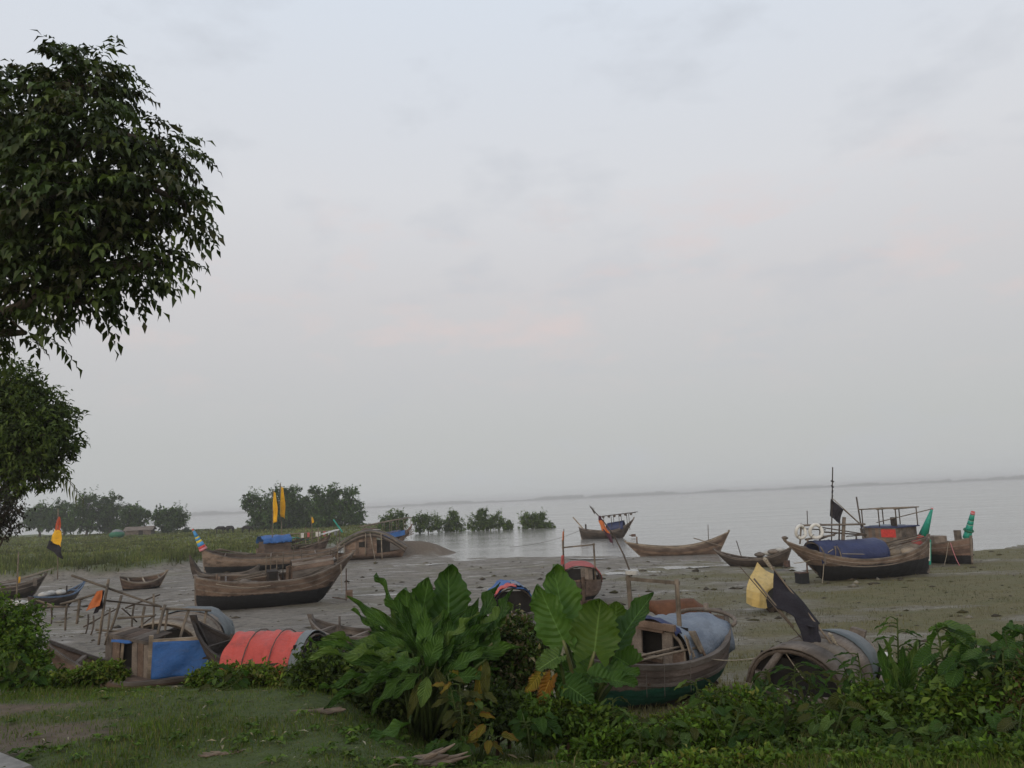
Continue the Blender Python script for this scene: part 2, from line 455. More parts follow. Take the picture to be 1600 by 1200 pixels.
def far_treeline():
    rs = np.random.RandomState(3); mb = MB()
    ths = np.radians(np.arange(-50, 50, .16)); hs = []
    h = 8.0
    for k in range(len(ths)):
        h += rs.normal(0, 1.3); h = min(max(h, 5), 14)
        if rs.rand() < .04: h = rs.uniform(3.5, 6)
        hs.append(h)
    R0 = 2965
    f = [(sin(a) * R0, cos(a) * R0, 1.0) for a in ths]; ft = [(sin(a) * (R0 + 8), cos(a) * (R0 + 8), 1 + hs[k]) for k, a in enumerate(ths)]
    bt = [(sin(a) * (R0 + 60), cos(a) * (R0 + 60), 1 + hs[k] * .95) for k, a in enumerate(ths)]; bb = [(sin(a) * (R0 + 70), cos(a) * (R0 + 70), 1.0) for a in ths]
    mb.sheet([f, ft, bt, bb])
    return mb
tl = tag(far_treeline().build('far_treeline', mat_plain('far_foliage', (.05, .07, .04), .9, .4, .02)), 'low dark tree line on the far shore', 'trees', None, 'stuff')

def haze_box():
    t = NT('haze_air')
    t.n.remove(t.p)
    v = t.node('ShaderNodeVolumePrincipled')
    v.inputs['Color'].default_value = (.96, .96, .96, 1); v.inputs['Density'].default_value = HAZE
    v.inputs['Anisotropy'].default_value = 0.1
    t.l.new(v.outputs[0], t.n['Material Output'].inputs['Volume'])
    mb = MB().box((0, 0, 5.5), (7000, 7000, 17))
    o = mb.build('haze', t.m)
    return tag(o, 'pale evening haze over the river', None, None, 'stuff')
HAZE = 0.00055
haze_box()

# ------------------------------------------------------------------ palettes
W_BROWN = mat_wood('timber_brown', (.125, .085, .062), (.215, .160, .122))
W_GREY = mat_wood('timber_grey', (.135, .112, .092), (.235, .205, .175))
W_DARK = mat_wood('timber_dark', (.045, .036, .030), (.085, .068, .056))
W_PALE = mat_wood('timber_pale', (.20, .165, .125), (.33, .285, .225))
W_DRIFT = mat_wood('timber_driftwood', (.11, .085, .066), (.22, .18, .14), grain=(3, 18, 18))
BAMBOO = mat_wood('bamboo', (.135, .112, .085), (.225, .19, .15), grain=(8, 8, 2))
BAMBOO_D = mat_wood('bamboo_dark', (.062, .050, .040), (.11, .09, .074), grain=(8, 8, 2))
BARK = mat_wood('bark', (.055, .045, .036), (.10, .085, .068), grain=(9, 9, 2))
T_BLUE = mat_tarp('tarp_blue', (.030, .125, .36), (.022, .085, .25))
T_BLUE_DULL = mat_tarp('tarp_blue_dull', (.028, .040, .115), (.018, .026, .075))
T_PALEBLUE = mat_tarp('tarp_pale_blue', (.20, .235, .28), (.11, .14, .19), worn=1.0)
T_RED = mat_tarp('tarp_red', (.60, .095, .070), (.52, .075, .060), worn=.15)
T_PINK = mat_tarp('cloth_faded_red', (.42, .095, .085), (.30, .075, .07), .8)
T_YELLOW = mat_tarp('sheet_yellow', (.56, .40, .135), (.46, .32, .10), .5, .25, .4)
T_GREY = mat_tarp('sheet_grey', (.20, .215, .215), (.13, .14, .145), .5, .4, .5)
T_STEEL = mat_tarp('sheet_blue_grey', (.085, .105, .112), (.055, .068, .075), .45, .5, .4)
T_WHITE = mat_tarp('cloth_white', (.52, .51, .48), (.38, .37, .34), .8)
F_BLACK = mat_tarp('flag_black', (.016, .013, .019), (.009, .008, .012), .85, .05)
F_ORANGE = mat_tarp('flag_orange', (.52, .155, .045), (.38, .10, .03), .8, .1)
F_YELLOW = mat_tarp('flag_yellow', (.72, .40, .012), (.55, .29, .01), .8, .05)
F_RED = mat_tarp('flag_red', (.42, .075, .03), (.32, .05, .02), .8, .05)
F_PURPLE = mat_tarp('flag_dark_purple', (.075, .032, .045), (.05, .022, .03), .85, .05)
P_TEAL = mat_plain('paint_teal', (.018, .26, .19), .5, .25, 8)
P_GREEN = mat_plain('paint_green', (.02, .12, .065), .6, .5, 10)
P_BLUE = mat_plain('paint_blue', (.06, .26, .52), .5, .25, 8)
P_DULLBLUE = mat_plain('paint_dull_blue', (.085, .125, .19), .7, .4, 8)
P_YELLOW = mat_plain('paint_yellow', (.66, .52, .05), .5, .2, 8)
P_RED = mat_plain('paint_red', (.52, .05, .04), .5, .25, 8)
P_PINK = mat_plain('paint_pink', (.52, .20, .22), .5, .2, 8)
P_BLACK = mat_plain('tar_black', (.012, .012, .013), .6, .5, 8)
P_WHITE = mat_plain('paint_white', (.58, .57, .53), .5, .15, 8)
ROPE = mat_plain('rope', (.30, .26, .20), .9, .3, 20)
ROPE_D = mat_plain('rope_dark', (.10, .085, .07), .9, .3, 20)
DARKNESS = mat_plain('painted_shade', (.02, .018, .016), .95, .4, 3)  # shade inside openings, painted as a near-black colour
RUST = mat_plain('rusted_iron', (.10, .06, .045), .8, .5, 10)

# ------------------------------------------------------------------ boat kit (own space: x from end 0 to end 1, z up from the keel)
class Hull:
    def __init__(s, L, B, D, rise=(.3, .6), rake=(.1, .5), endw=(.35, .05), keel=(0, .3), p=2.6, full=2.4, sharp=2.2):
        s.L, s.B, s.D, s.rise, s.rake, s.endw, s.keel, s.p, s.full, s.sharp = L, B, D, rise, rake, endw, keel, p, full, sharp
    def ab(s, t): return max(0, (.5 - t) / .5), max(0, (t - .5) / .5)
    def sheer(s, t):
        a, b_ = s.ab(t); return s.D + s.rise[0] * a ** s.sharp + s.rise[1] * b_ ** s.sharp
    def keelz(s, t):
        a, b_ = s.ab(t); return s.keel[0] * a ** 3 + s.keel[1] * b_ ** 3
    def half(s, t):
        a, b_ = s.ab(t)
        e, k = (s.endw[0], a) if a > 0 else (s.endw[1], b_)
        return s.B / 2 * (e + (1 - e) * (1 - k ** s.full))
    def P(s, t, q, side=1, off=0.0):
        a, b_ = s.ab(t)
        x = s.L * (t - .5) + s.rake[0] * q * a ** 2 - s.rake[1] * q * b_ ** 2
        zs, zk = s.sheer(t), s.keelz(t)
        y = s.half(t) * (1 - q ** s.p)
        # outward normal in the section, good enough for plank thickness
        ny, nz = 1.0, -.9 * q ** 2
        l = math.hypot(ny, nz)
        return Vector((x, side * (y + off * ny / l), zs + (zk - zs) * q + off * nz / l))
    def width_at(s, t, z):
        zs, zk = s.sheer(t), s.keelz(t); q = min(1, max(0, (zs - z) / max(zs - zk, .01)))
        return s.half(t) * (1 - q ** s.p), s.P(t, q).x

def build_hull(root, h, n=5, mat=None, rail=None, posts=True, deck=.62, boards=8, thwarts=3, ns=15, deck_mat=None, rub=(.28,), deck_range=(.10, .90), posth=(0.06, .08)):
    mat = mat or W_BROWN; rail = rail or mat
    ts = np.linspace(0, 1, ns)
    for side in (1, -1):
        for k in range(n):
            q0, q1 = k / n, (k + 1) / n
            mb = MB()
            th = .022; lap = .022
            rows = []
            for t in ts:
                rows.append([h.P(t, q0, side, lap * .2), h.P(t, (q0 + q1) / 2, side, lap * .6), h.P(t, min(1, q1 + (.015 if k < n - 1 else 0)), side, lap)])
            mb.sheet(rows, th * side)
            mb.build('plank', mat, root)
        # gunwale
        mb = MB(); pts = [h.P(t, 0, side, .0) for t in ts]
        for i in range(ns - 1):
            pass
        rows = [[p + Vector((0, side * .045, -.055)), p + Vector((0, side * .05, .02)), p + Vector((0, -side * .035, .025)), p + Vector((0, -side * .035, -.05))] for p in pts]
        mb.sheet([r + [r[0]] for r in rows])
        mb.build('gunwale', rail, root)
        for q in rub:
            mb = MB(); rows = []
            for t in ts:
                p = h.P(t, q, side, .0)
                rows.append([p + Vector((0, 0, -.03)), p + Vector((0, side * .05, -.025)), p + Vector((0, side * .05, .025)), p + Vector((0, 0, .03))])
            mb.sheet(rows); mb.build('rubbing_strake', rail, root)
    for e, t in ((0, 0.0), (1, 1.0)):
        qs = np.linspace(0, 1, 8)
        if h.endw[e] > .2:                                  # transom
            L_, R_ = [h.P(t, q, 1) for q in qs], [h.P(t, q, -1) for q in qs]
            M_ = [(a + b_) / 2 for a, b_ in zip(L_, R_)]
            mb = MB().sheet([L_, M_, R_], .035 * (1 if e else -1)); mb.build('transom', mat, root)
        elif posts:
            mb = MB()
            pts = [h.P(t, q) * 1.0 for q in qs]
            for p in pts: p.y = 0
            d = 1 if e else -1
            top = pts[0] + Vector((d * .05, 0, posth[e] + .06)); pts = [top] + pts
            w = max(.06, h.half(t) * 1.6)
            rows = [[p + Vector((d * .05, w / 2, 0)), p + Vector((d * .09, 0, 0)), p + Vector((d * .05, -w / 2, 0)), p + Vector((-d * .08, -w / 2, 0)), p + Vector((-d * .08, w / 2, 0)), p + Vector((d * .05, w / 2, 0))] for p in pts]
            mb.sheet(rows); mb.add(rows[0][:5], [(0, 1, 2, 3, 4)])
            mb.build('stem_post', rail, root)
    # keel
    mb = MB().tube([h.P(t, 1, 1) + Vector((0, 0, -.02)) for t in ts], .045, 6); mb.build('keel', mat, root)
    dm = deck_mat or mat
    if boards:
        e = np.linspace(deck_range[0], deck_range[1], boards + 1)
        for i in range(boards):
            tm = (e[i] + e[i + 1]) / 2
            z = h.keelz(tm) + (h.sheer(tm) - h.keelz(tm)) * deck
            w, x = h.width_at(tm, z)
            wd = (e[i + 1] - e[i]) * h.L - .012
            if w > .06: MB().box((x, 0, z + random.uniform(-.008, .008)), (wd, 2 * w - .015, .03)).build('deck_board', dm, root)
    for i in range(thwarts):
        tm = .18 + .66 * i / max(1, thwarts - 1)
        z = h.sheer(tm) - .06; w, x = h.width_at(tm, z)
        MB().box((x, 0, z), (.09, 2 * w - .02, .06)).build('thwart', rail, root)
    return h

def boat(name, label, A, B, heel=0.0, trim=0.0, sink=.10, group='wooden boats on the mud flat', cat='boat', z=None):
    """A, B: (photo x, photo y, metres away) of the two ends near the ground. Returns root and length."""
    a, b_ = at(*A), at(*B)
    mid = (a + b_) / 2
    d = b_ - a
    zz = z if z is not None else gz(mid.x, mid.y) - sink
    r = thing(name, label, cat, (mid.x, mid.y, zz), math.atan2(d.y, d.x), group, heel, trim)
    return r, math.hypot(d.x, d.y)

def arch_pts(w, hh, n=13, ex=.85, t0=0.0, t1=1.0):
    out = []
    for i in range(n):
        th = pi * (t0 + (t1 - t0) * i / (n - 1))
        out.append((w / 2 * cos(th), hh * max(0, sin(th)) ** ex))
    return out
def arch_cloth(root, name, x0, x1, w, hh, z0, mat, wrinkle=.02, nx=16, n=21, seed=1, taper=1.0, ex=.8, hem=.05, t0=0, t1=1, lift=0.0, sag=0.0):
    rs = random.Random(seed); rows = []
    ph = [rs.uniform(0, 6) for _ in range(6)]
    for i in range(nx + 1):
        f = i / nx; x = x0 + (x1 - x0) * f
        k = 1 + (taper - 1) * f
        r = []
        for j, (y, z) in enumerate(arch_pts(w * k, hh * k, n, ex, t0, t1)):
            g = j / (n - 1)
            d = wrinkle * (sin(f * 17 + ph[0] + 4 * g) * .5 + sin(g * 23 + ph[1] + f * 7) * .6 + sin(f * 41 + g * 13 + ph[2]) * .35 + sin((f + g) * 31 + ph[4]) * .3)
            if g < .04 or g > .96: z -= hem * (.5 + .5 * sin(f * 19 + ph[3])) 
            l = math.hypot(y / (w / 2), z / max(hh, .01)) or 1
            r.append((x + d * .5, y * (1 + d / (w / 2)), z0 + z * (1 + d / max(hh, .1)) + lift * f - sag * (z / max(hh, .01)) * abs(sin(f * 3 * pi))))
        rows.append(r)
    return MB().sheet(rows, .008).build(name, mat, root, True)
def arch_planks(root, name, x0, x1, w, hh, z0, mats, n=5, thick=.022, ex=.85, taper=1.0, seed=2, t0=0, t1=1, lift=0.0):
    rs = random.Random(seed)
    for i in range(n):
        a, b_ = i / n, (i + 1) / n
        rows = []
        j0 = rs.uniform(-.012, .014)
        for f in (a + .008 / n, b_ - .03 / n):
            k = 1 + (taper - 1) * f; x = x0 + (x1 - x0) * f
            rows.append([(x, y * (1 + j0), z0 + z * (1 + j0) + lift * f) for (y, z) in arch_pts(w * k, hh * k, 15, ex, t0, t1)])
        MB().sheet(rows, thick).build(name, mats[i % len(mats)], root, True)
def arch_strips(root, name, x0, x1, w, hh, z0, mats, n=7, thick=.03, ex=.85, lift=0.0, taper=1.0, t0=0.0, t1=1.0):
    """Planks running along the boat, bent round the arch one beside the other."""
    for i in range(n):
        a, b_ = t0 + (t1 - t0) * i / n, t0 + (t1 - t0) * (i + .93) / n
        rows = []
        for f in np.linspace(0, 1, 5):
            k = 1 + (taper - 1) * f
            rows.append([(x0 + (x1 - x0) * f, y, z0 + z + lift * f + random.uniform(-.008, .008)) for (y, z) in arch_pts(w * k, hh * k, 4, ex, a, b_)])
        MB().sheet(rows, thick).build(name, mats[i % len(mats)], root)
def arch_ribs(root, xs, w, hh, z0, mat, r=.025, ex=.85, lift=0.0):
    for x in xs:
        MB().tube([(x, y * .97, z0 + z * .96 + lift) for (y, z) in arch_pts(w, hh, 13, ex)], r, 6).build('rib', mat, root)
def cloth_patch(corners, nx=10, ny=10, fold=.05, nf=3.0, seed=0, thick=.006, normal=None, diag=0.0):
    """Corners: a, b along the top edge, c, d along the bottom (a-d and b-c are the sides)."""
    a, b_, c, d = [Vector(p) for p in corners]; rs = random.Random(seed); ph = rs.uniform(0, 6); ph2 = rs.uniform(0, 6)
    nrm = normal or ((b_ - a).cross(d - a)).normalized()
    rows = []
    for i in range(ny + 1):
        v = i / ny; r = []
        for j in range(nx + 1):
            u = j / nx
            p = (a * (1 - u) + b_ * u) * (1 - v) + (d * (1 - u) + c * u) * v
            am = fold * (.35 + .65 * v)
            k = sin(u * nf * 2 * pi + v * (1.3 + diag) + ph) + .45 * sin(u * nf * 4.3 + v * 5 + ph2) + .3 * sin(v * 9 + u * 3 + ph)
            p = p + nrm * (am * k)
            r.append(p)
        rows.append(r)
    return MB().sheet(rows, thick)
def pole(root, name, P, Q, r, mat, wpts=True, bend=0.0, r2=None, n=7):
    p, q = (loc(root, P), loc(root, Q)) if wpts else (Vector(P), Vector(Q))
    d = q - p; side = d.cross(Vector((0, 0, 1))); side = side.normalized() if side.length > 1e-4 else Vector((1, 0, 0))
    pts = []
    for i in range(5):
        f = i / 4; pts.append(p + d * f + side * (bend * sin(pi * f)) + Vector((0, 0, bend * .6 * sin(pi * f))))
    return MB().tube(pts, [r + ((r2 if r2 is not None else r) - r) * i / 4 for i in range(5)], n).build(name, mat, root, True)
def rope(root, name, P, Q, r=.008, sag=.1, mat=None, wpts=True):
    p, q = (loc(root, P), loc(root, Q)) if wpts else (Vector(P), Vector(Q))
    pts = [p.lerp(q, i / 10) - Vector((0, 0, sag * 4 * (i / 10) * (1 - i / 10))) for i in range(11)]
    return MB().tube(pts, r, 5).build(name, mat or ROPE, root, True)
def horn(root, base, tip, r0, r1, bands, name='prow_horn', extra=None):
    """A tapering painted prow post; bands: list of (end fraction, material)."""
    b0, t0 = Vector(base), Vector(tip); last = 0.0; first = None
    for f, m in bands:
        p, q = b0.lerp(t0, last), b0.lerp(t0, f)
        o = MB().tube([p, (p + q) / 2, q], [r0 + (r1 - r0) * last, r0 + (r1 - r0) * (last + f) / 2, r0 + (r1 - r0) * f], 9).build(name if first is None else 'painted_band', m, root if first is None else first, True)
        if first is None: first = o
        last = f
    return first
def plank_wall(root, name, a, b_, z0, z1a, z1b, n, mat, thick=.02, gap=.008, skip=()):
    """Upright boards from a to b (own space, ground plan) between z0 and a sloping top."""
    a, b_ = Vector((a[0], a[1], 0)), Vector((b_[0], b_[1], 0)); d = (b_ - a)
    for i in range(n):
        if i in skip: continue
        f0, f1 = i / n, (i + 1) / n
        p, q = a + d * f0, a + d * (f1 - gap / max(d.length, .1))
        za, zb = z1a + (z1b - z1a) * f0, z1a + (z1b - z1a) * f1
        nrm = d.cross(Vector((0, 0, 1))).normalized() * thick
        j = random.uniform(-.012, .012)
        vs = [p + Vector((0, 0, z0)), q + Vector((0, 0, z0)), q + Vector((0, 0, zb + j)), p + Vector((0, 0, za + j))]
        vs += [v + nrm for v in vs]
        MB().add(vs, [(0, 1, 2, 3), (7, 6, 5, 4), (0, 4, 5, 1), (1, 5, 6, 2), (2, 6, 7, 3), (3, 7, 4, 0)]).build(name, mat, root)
def sack_heap(root, pts, name, mat, seed=0):
    rs = random.Random(seed)
    for (x, y, z, r) in pts:
        vs = []; fs = []; n, m = 10, 7
        rows = []
        ph = rs.uniform(0, 6)
        for i in range(m + 1):
            th = pi * i / m
            rows.append([(x + r * 1.3 * sin(th) * cos(2 * pi * j / n + ph) * (1 + .15 * sin(3 * j + ph)), y + r * sin(th) * sin(2 * pi * j / n + ph), z + r * .62 * cos(th) * (1 + .15 * sin(2 * j + ph))) for j in range(n)] )
            rows[-1].append(rows[-1][0])
        MB().sheet(rows).build(name, mat, root, True)

# ------------------------------------------------------------------ boats
random.seed(11)
TAR = (.011, .011, .012)
def wood_tar(nm, a, b_, z, **k): return mat_wood(nm, a, b_, TAR, z, **k)

# the long brown boat with a tarred bottom, middle left
r, L = boat('wooden_boat', 'long brown boat with black tarred bottom and low plank cabin, behind the red tarpaulin', (306, 935, 38.4), (551, 925, 41.0), heel=radians(6), sink=.12)
WT1 = wood_tar('timber_tarred_brown', (.125, .085, .062), (.205, .150, .114), .95)
h = Hull(L, 2.2, 1.52, rise=(.30, .95), rake=(.05, 1.35), endw=(.05, .04), keel=(.14, .55), p=3.0, full=3.2)
h.endw = (.16, .04)
build_hull(r, h, 6, WT1, W_GREY, deck=.60, boards=9, thwarts=3, rub=(.17, .33), deck_mat=W_BROWN, posth=(.02, .05))
X = lambda f: L * (f - .5)
# low rounded plank cabin aft
arch_strips(r, 'cabin_plank', X(.59), X(.86), 1.6, .80, 1.15, [W_GREY, W_BROWN], 9, ex=.7, lift=.25, taper=.85)
MB().box((X(.60), 0, 1.42), (.03, 1.3, .6)).build('cabin_end_panel', DARKNESS, r)  # no real bulkhead: dark panel painting the shade in the cabin mouth
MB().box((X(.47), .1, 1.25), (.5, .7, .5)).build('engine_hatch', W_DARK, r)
MB().box((X(.47), -.265, 1.30), (.34, .03, .28)).build('hatch_shade_panel', DARKNESS, r)  # shade of the hatch hole painted as a dark plate
for (fx, y, w) in ((.56, -.55, .13), (.575, -.38, .10), (.59, -.60, .12)):
    MB().box((X(fx), y, 1.40), (w, .05, .75)).build('upright_board', W_BROWN, r)
for (fx, y, z1) in ((.43, .35, 1.75), (.46, .38, 1.72), (.50, .40, 1.75), (.54, .35, 1.85), (.66, .3, 1.95), (.61, .5, 2.1)):
    pole(r, 'post', (X(fx), y, .9), (X(fx) + .02, y, z1 + .45), .026, BAMBOO, False)
pole(r, 'rail', (X(.40), .37, 2.05), (X(.70), .37, 2.2), .022, BAMBOO, False)
pole(r, 'post', (X(.60), -.62, .95), (X(.63), -.5, 1.85), .016, BAMBOO, False)
pole(r, 'post', (X(.86), .35, 1.2), (X(.855), .35, 2.35), .03, BAMBOO_D, False)
pole(r, 'post', (X(.895), -.1, 1.2), (X(.895), -.1, 2.75), .026, BAMBOO, False)
pole(r, 'rail', (X(.855), .35, 2.28), (X(.895), -.1, 2.2), .02, BAMBOO_D, False)
pole(r, 'handrail', (X(.62), -.98, 1.22), (X(.985), -.30, 2.02), .018, BAMBOO, False, .04)
pole(r, 'mooring_bitt', (X(.14), -.55, .9), (X(.14), -.55, 1.5), .055, W_BROWN, False)
pole(r, 'mooring_bitt', (X(.125), .55, .9), (X(.125), .55, 1.42), .055, W_BROWN, False)
MB().box((X(1.0) - .18, 0, .40), (.34, .06, .42)).build('rudder_blade', W_BROWN, r)
pole(r, 'rudder_post', (X(.955), 0, .05), (X(.955), 0, 1.7), .03, RUST, False)
pole(r, 'propeller_shaft', (X(.86), 0, .32), (X(.95), 0, .16), .025, RUST, False)
MB().box((X(.40), -.15, .80), (1.3, .06, .18)).build('floor_plank', W_PALE, r)
for k in range(5): pole(r, 'stowed_pole', (X(.20) + .1 * k, .15 + .12 * k, 1.05 + .03 * k), (X(.52), .05 + .14 * k, 1.32 + .05 * k), .025, (BAMBOO, BAMBOO_D)[k % 2], False, .03)
sack_heap(r, [(X(.30), .1, 1.02, .26), (X(.35), -.35, 1.0, .22), (X(.90), .1, 1.55, .2)], 'net_heap', W_GREY, 33)
rope(r, 'hanging_cord', (X(.90), -.95, 1.75), (X(.905), -1.1, .4), .016, .0, ROPE, False)
rope(r, 'side_rope', (X(.12), -1.0, 1.25), (X(.45), -1.15, 1.02), .016, .12, ROPE, False)
pole(r, 'oar', (X(.66), -.4, 1.95), (X(.88), -.15, 2.25), .03, BAMBOO, False)

for ch in r.children:                                        # everything aboard sits on the raised deck
    if ch.name.split('.')[0] not in ('plank', 'gunwale', 'rubbing_strake', 'stem_post', 'transom', 'keel', 'deck_board', 'thwart', 'rudder_blade', 'rudder_post', 'propeller_shaft'): ch.location.z += .34
# slender grey boat squeezed behind it
r, L = boat('wooden_boat', 'slender grey boat with dark upswept prow between the two long boats', (404, 893, 50.5), (300, 895, 49.5), sink=.0)
h = Hull(L, 1.2, .95, rise=(.45, .55), rake=(.2, .55), endw=(.1, .06), keel=(.1, .25), sharp=3.2)
build_hull(r, h, 4, W_GREY, W_GREY, boards=6, thwarts=3, posth=(0, .1))
MB().tube([(L * .40, 0, .9), (L * .46, 0, 1.4), (L * .51, 0, 1.9), (L * .54, 0, 2.25)], [.30, .24, .12, .04], 6).build('prow_tip', W_DARK, r)

# boat with the blue painted horn
r, L = boat('wooden_boat', 'brown boat with blue and yellow painted prow horn beside the meadow', (530, 882, 69.0), (316, 885, 66.0), heel=radians(-5), sink=.05)
WT2 = wood_tar('timber_tarred_old', (.125, .092, .070), (.215, .17, .135), .62)
h = Hull(L, 2.7, 1.25, rise=(.3, .85), rake=(.8, .25), endw=(.2, .05), keel=(.4, .05), p=2.6, full=3.2, sharp=3.0)
build_hull(r, h, 6, WT2, W_GREY, boards=9, thwarts=3, rub=(.2,))
horn(r, (L * .5 - .10, 0, 2.0), (L * .5 + .75, 0, 3.75), .34, .06, [(.10, P_PINK), (.2, P_RED), (.36, P_BLUE), (.46, P_YELLOW), (.56, P_BLUE), (.62, P_YELLOW), (.90, P_BLUE), (.95, P_WHITE), (1.0, P_RED)])
pole(r, 'cross_pin', (L * .5 + .70, -.16, 3.62), (L * .5 + .70, .16, 3.66), .05, P_RED, False)
for k in range(5):
    pole(r, 'stacked_pole', (L * (.12 + .02 * k), -.45 + .25 * k, 1.35 + .03 * k), (L * .42 - .12 * k, -.4 + .2 * k, 1.85 + .06 * k), .045, BAMBOO, False, .03)

# cluttered boat under blue sheet
r, L = boat('wooden_boat', 'cluttered dark boat with blue sheet and heaps of sticks, below the yellow flags', (402, 868, 72.0), (516, 868, 76.0), sink=-.1)
h = Hull(L, 2.4, 1.25, rise=(.3, 1.1), rake=(.1, .9), endw=(.25, .05), keel=(0, .3))
build_hull(r, h, 5, W_BROWN, W_BROWN, boards=7, thwarts=2)
MB().box((-L * .27, 0, 1.65), (L * .34, 1.8, .9)).build('cabin_wall', W_BROWN, r)
arch_cloth(r, 'tarpaulin', -L * .47, -L * .09, 2.3, .62, 2.0, T_BLUE, .07, 12, 15, 4, ex=1.0)
MB().sheet([[(-L * .08 + .3 * i, y, 2.2 + .14 * sin(i * .9) - .05 * y * y) for i in range(7)] for y in (-.5, 0, .5)], .03).build('curved_sheet', P_TEAL, r, True)
rs = random.Random(5)
for k in range(16):
    x = rs.uniform(-.15, .30) * L; y = rs.uniform(-.9, .9); l = rs.uniform(.8, 1.6)
    pole(r, 'stick', (x - l, y - .2, 1.3 + rs.uniform(0, .55)), (x + l, y + rs.uniform(-.2, .2), 1.4 + rs.uniform(0, .9)), .035, rs.choice([BAMBOO, BAMBOO_D, W_BROWN]), False, .04)
for x in (-.02, .12, .2, .30): pole(r, 'post', (x * L, -.6, 1.2), (x * L, -.6, rs.uniform(2.3, 3.2)), .035, BAMBOO, False)
MB().sheet([[(L * .38 + .35 * i, y, 2.45 + .075 * i + .02 * sin(3 * i + y * 4)) for i in range(6)] for y in (-.45, .05, .6)], .04).build('roof_sheet', T_WHITE, r)
for (x, y) in ((.40, -.4), (.40, .5), (.62, -.4), (.62, .5)): pole(r, 'post', (x * L, y, .3), (x * L + .02, y, 2.5 + .9 * (x - .38)), .035, BAMBOO, False)

# stranded boat under a long bowed roof
r, L = boat('houseboat', 'stranded boat under a long bowed roof with small square window on the mud bank', (520, 866, 76.5), (634, 866, 77.5), sink=.05)
h = Hull(L, 2.3, .55, rise=(.2, .25), rake=(.4, .4), endw=(.25, .2), keel=(.1, .1))
build_hull(r, h, 4, W_BROWN, W_BROWN, boards=6, thwarts=0)
N = 18
for k, (y, m) in enumerate(((-1.45, W_GREY), (-.95, W_DARK), (-.45, W_BROWN), (.05, W_GREY), (.55, W_DARK), (1.05, W_BROWN))):
    rows = [[(L * (f - .5) * 1.02, yy, .62 + 2.05 * sin(pi * (.06 + .88 * f)) ** 1.0 + .10 * (1 - (yy / 1.5) ** 2)) for f in np.linspace(0, 1, N)] for yy in (y, y + .25, y + .485)]
    MB().sheet(rows, -.06).build('roof_plank', m, r)
MB().tube([(L * (f - .5) * 1.02, -1.5, .60 + 2.05 * sin(pi * (.06 + .88 * f))) for f in np.linspace(0, 1, N)], .06, 6).build('roof_edge', W_PALE, r)
for dz, m in ((.16, W_DARK), (.30, W_GREY), (.44, W_DARK)):
    MB().sheet([[(L * (f - .5) * 1.0, -1.46 + .05 * (dz > .2), .60 - dz + e + 2.05 * sin(pi * (.06 + .88 * f))) for f in np.linspace(.01, .99, N)] for e in (-.065, .065)], .05).build('roof_fascia', m, r)
for i in range(9):
    x0 = -L * .30 + i * .33
    top = .42 + 1.95 * sin(pi * (.06 + .88 * (x0 / L + .5)))
    if i in (4, 5):
        MB().box((x0, -1.2, .85), (.32, .05, .7)).build('wall_board', W_BROWN, r)
        MB().box((x0, -1.2, top - .22), (.32, .05, max(.1, top - 1.85 + .3))).build('wall_board', W_BROWN, r)
    else:
        MB().box((x0, -1.2, (.5 + top) / 2), (.32, .05, top - .5)).build('wall_board', W_BROWN, r)
MB().box((-L * .30 + 4.5 * .33, -1.1, 1.45), (.7, .05, .6)).build('window_dark_panel', DARKNESS, r)  # dark plate: the window's inner shade put into colour
MB().box((L * .14, -.9, 1.15), (2.0, .04, 1.3)).build('cabin_opening_shade', DARKNESS, r)  # painted darkness for the shaded space under the roof
for (a, b_) in (((L * .02, -1.55, 2.55), (L * .09, -2.6, .0)), ((L * .17, -1.55, 2.4), (L * .18, -2.1, .0)), ((-L * .33, -1.5, 1.7), (-L * .33, -1.5, .1)), ((-L * .04, -1.5, 2.5), (-L * .05, -1.4, .4))):
    pole(r, 'prop_pole', a, b_, .045, W_PALE, False)
sack_heap(r, [(-.3, -.2, 2.75, .35), (.4, .1, 2.75, .3)], 'bundle', W_BROWN, 4)
MB().sheet([[(.2 + .3 * i, y, 2.78 + .02 * sin(i * 2)) for i in range(4)] for y in (-.7, -.2)], .03).build('cover_sheet', T_WHITE, r)

# boat behind the mud bank, prow up, blue sheet and drying frame
r, L = boat('wooden_boat', 'boat with raised prow, blue sheet and bamboo drying frame behind the mud bank', (572, 850, 90.0), (644, 846, 92.5), sink=-.25, z=.15)
h = Hull(L, 2.0, 1.0, rise=(.2, 1.55), rake=(.1, 1.4), endw=(.3, .05), keel=(0, .7))
build_hull(r, h, 5, W_BROWN, W_BROWN, boards=6, thwarts=2)
arch_cloth(r, 'tarpaulin', -L * .18, L * .22, 1.7, .55, 1.25, T_BLUE_DULL, .05, 10, 13, 8, lift=.3)
MB().sheet([[(-L * .18 + .42 * i, -1.0 + .02 * sin(i * 3), z + .07 * i) for i in range(7)] for z in (1.1, 1.65)], .02).build('side_sheet', T_BLUE, r)
for i, x in enumerate(np.linspace(-.35, .42, 6)):
    for y in (-.9, .9): pole(r, 'post', (x * L, y, 1.0), (x * L, y, 2.75 + .85 * (x + .35)), .03, BAMBOO, False)
for y in (-.9, -.3, .3, .9): pole(r, 'rail', (-.62 * L, y, 2.68), (.46 * L, y, 3.45), .03, BAMBOO, False, .05)
for x in (-.35, 0, .42): pole(r, 'crossbar', (x * L, -1, 2.78 + .85 * (x + .35)), (x * L, 1, 2.78 + .85 * (x + .35)), .025, BAMBOO, False)
for k in range(4): pole(r, 'stick', (L * .30 + .1 * k, -.5 + .2 * k, 1.25), (L * .52, -.3 + .2 * k, 1.6 + .25 * k), .05, W_BROWN, False)

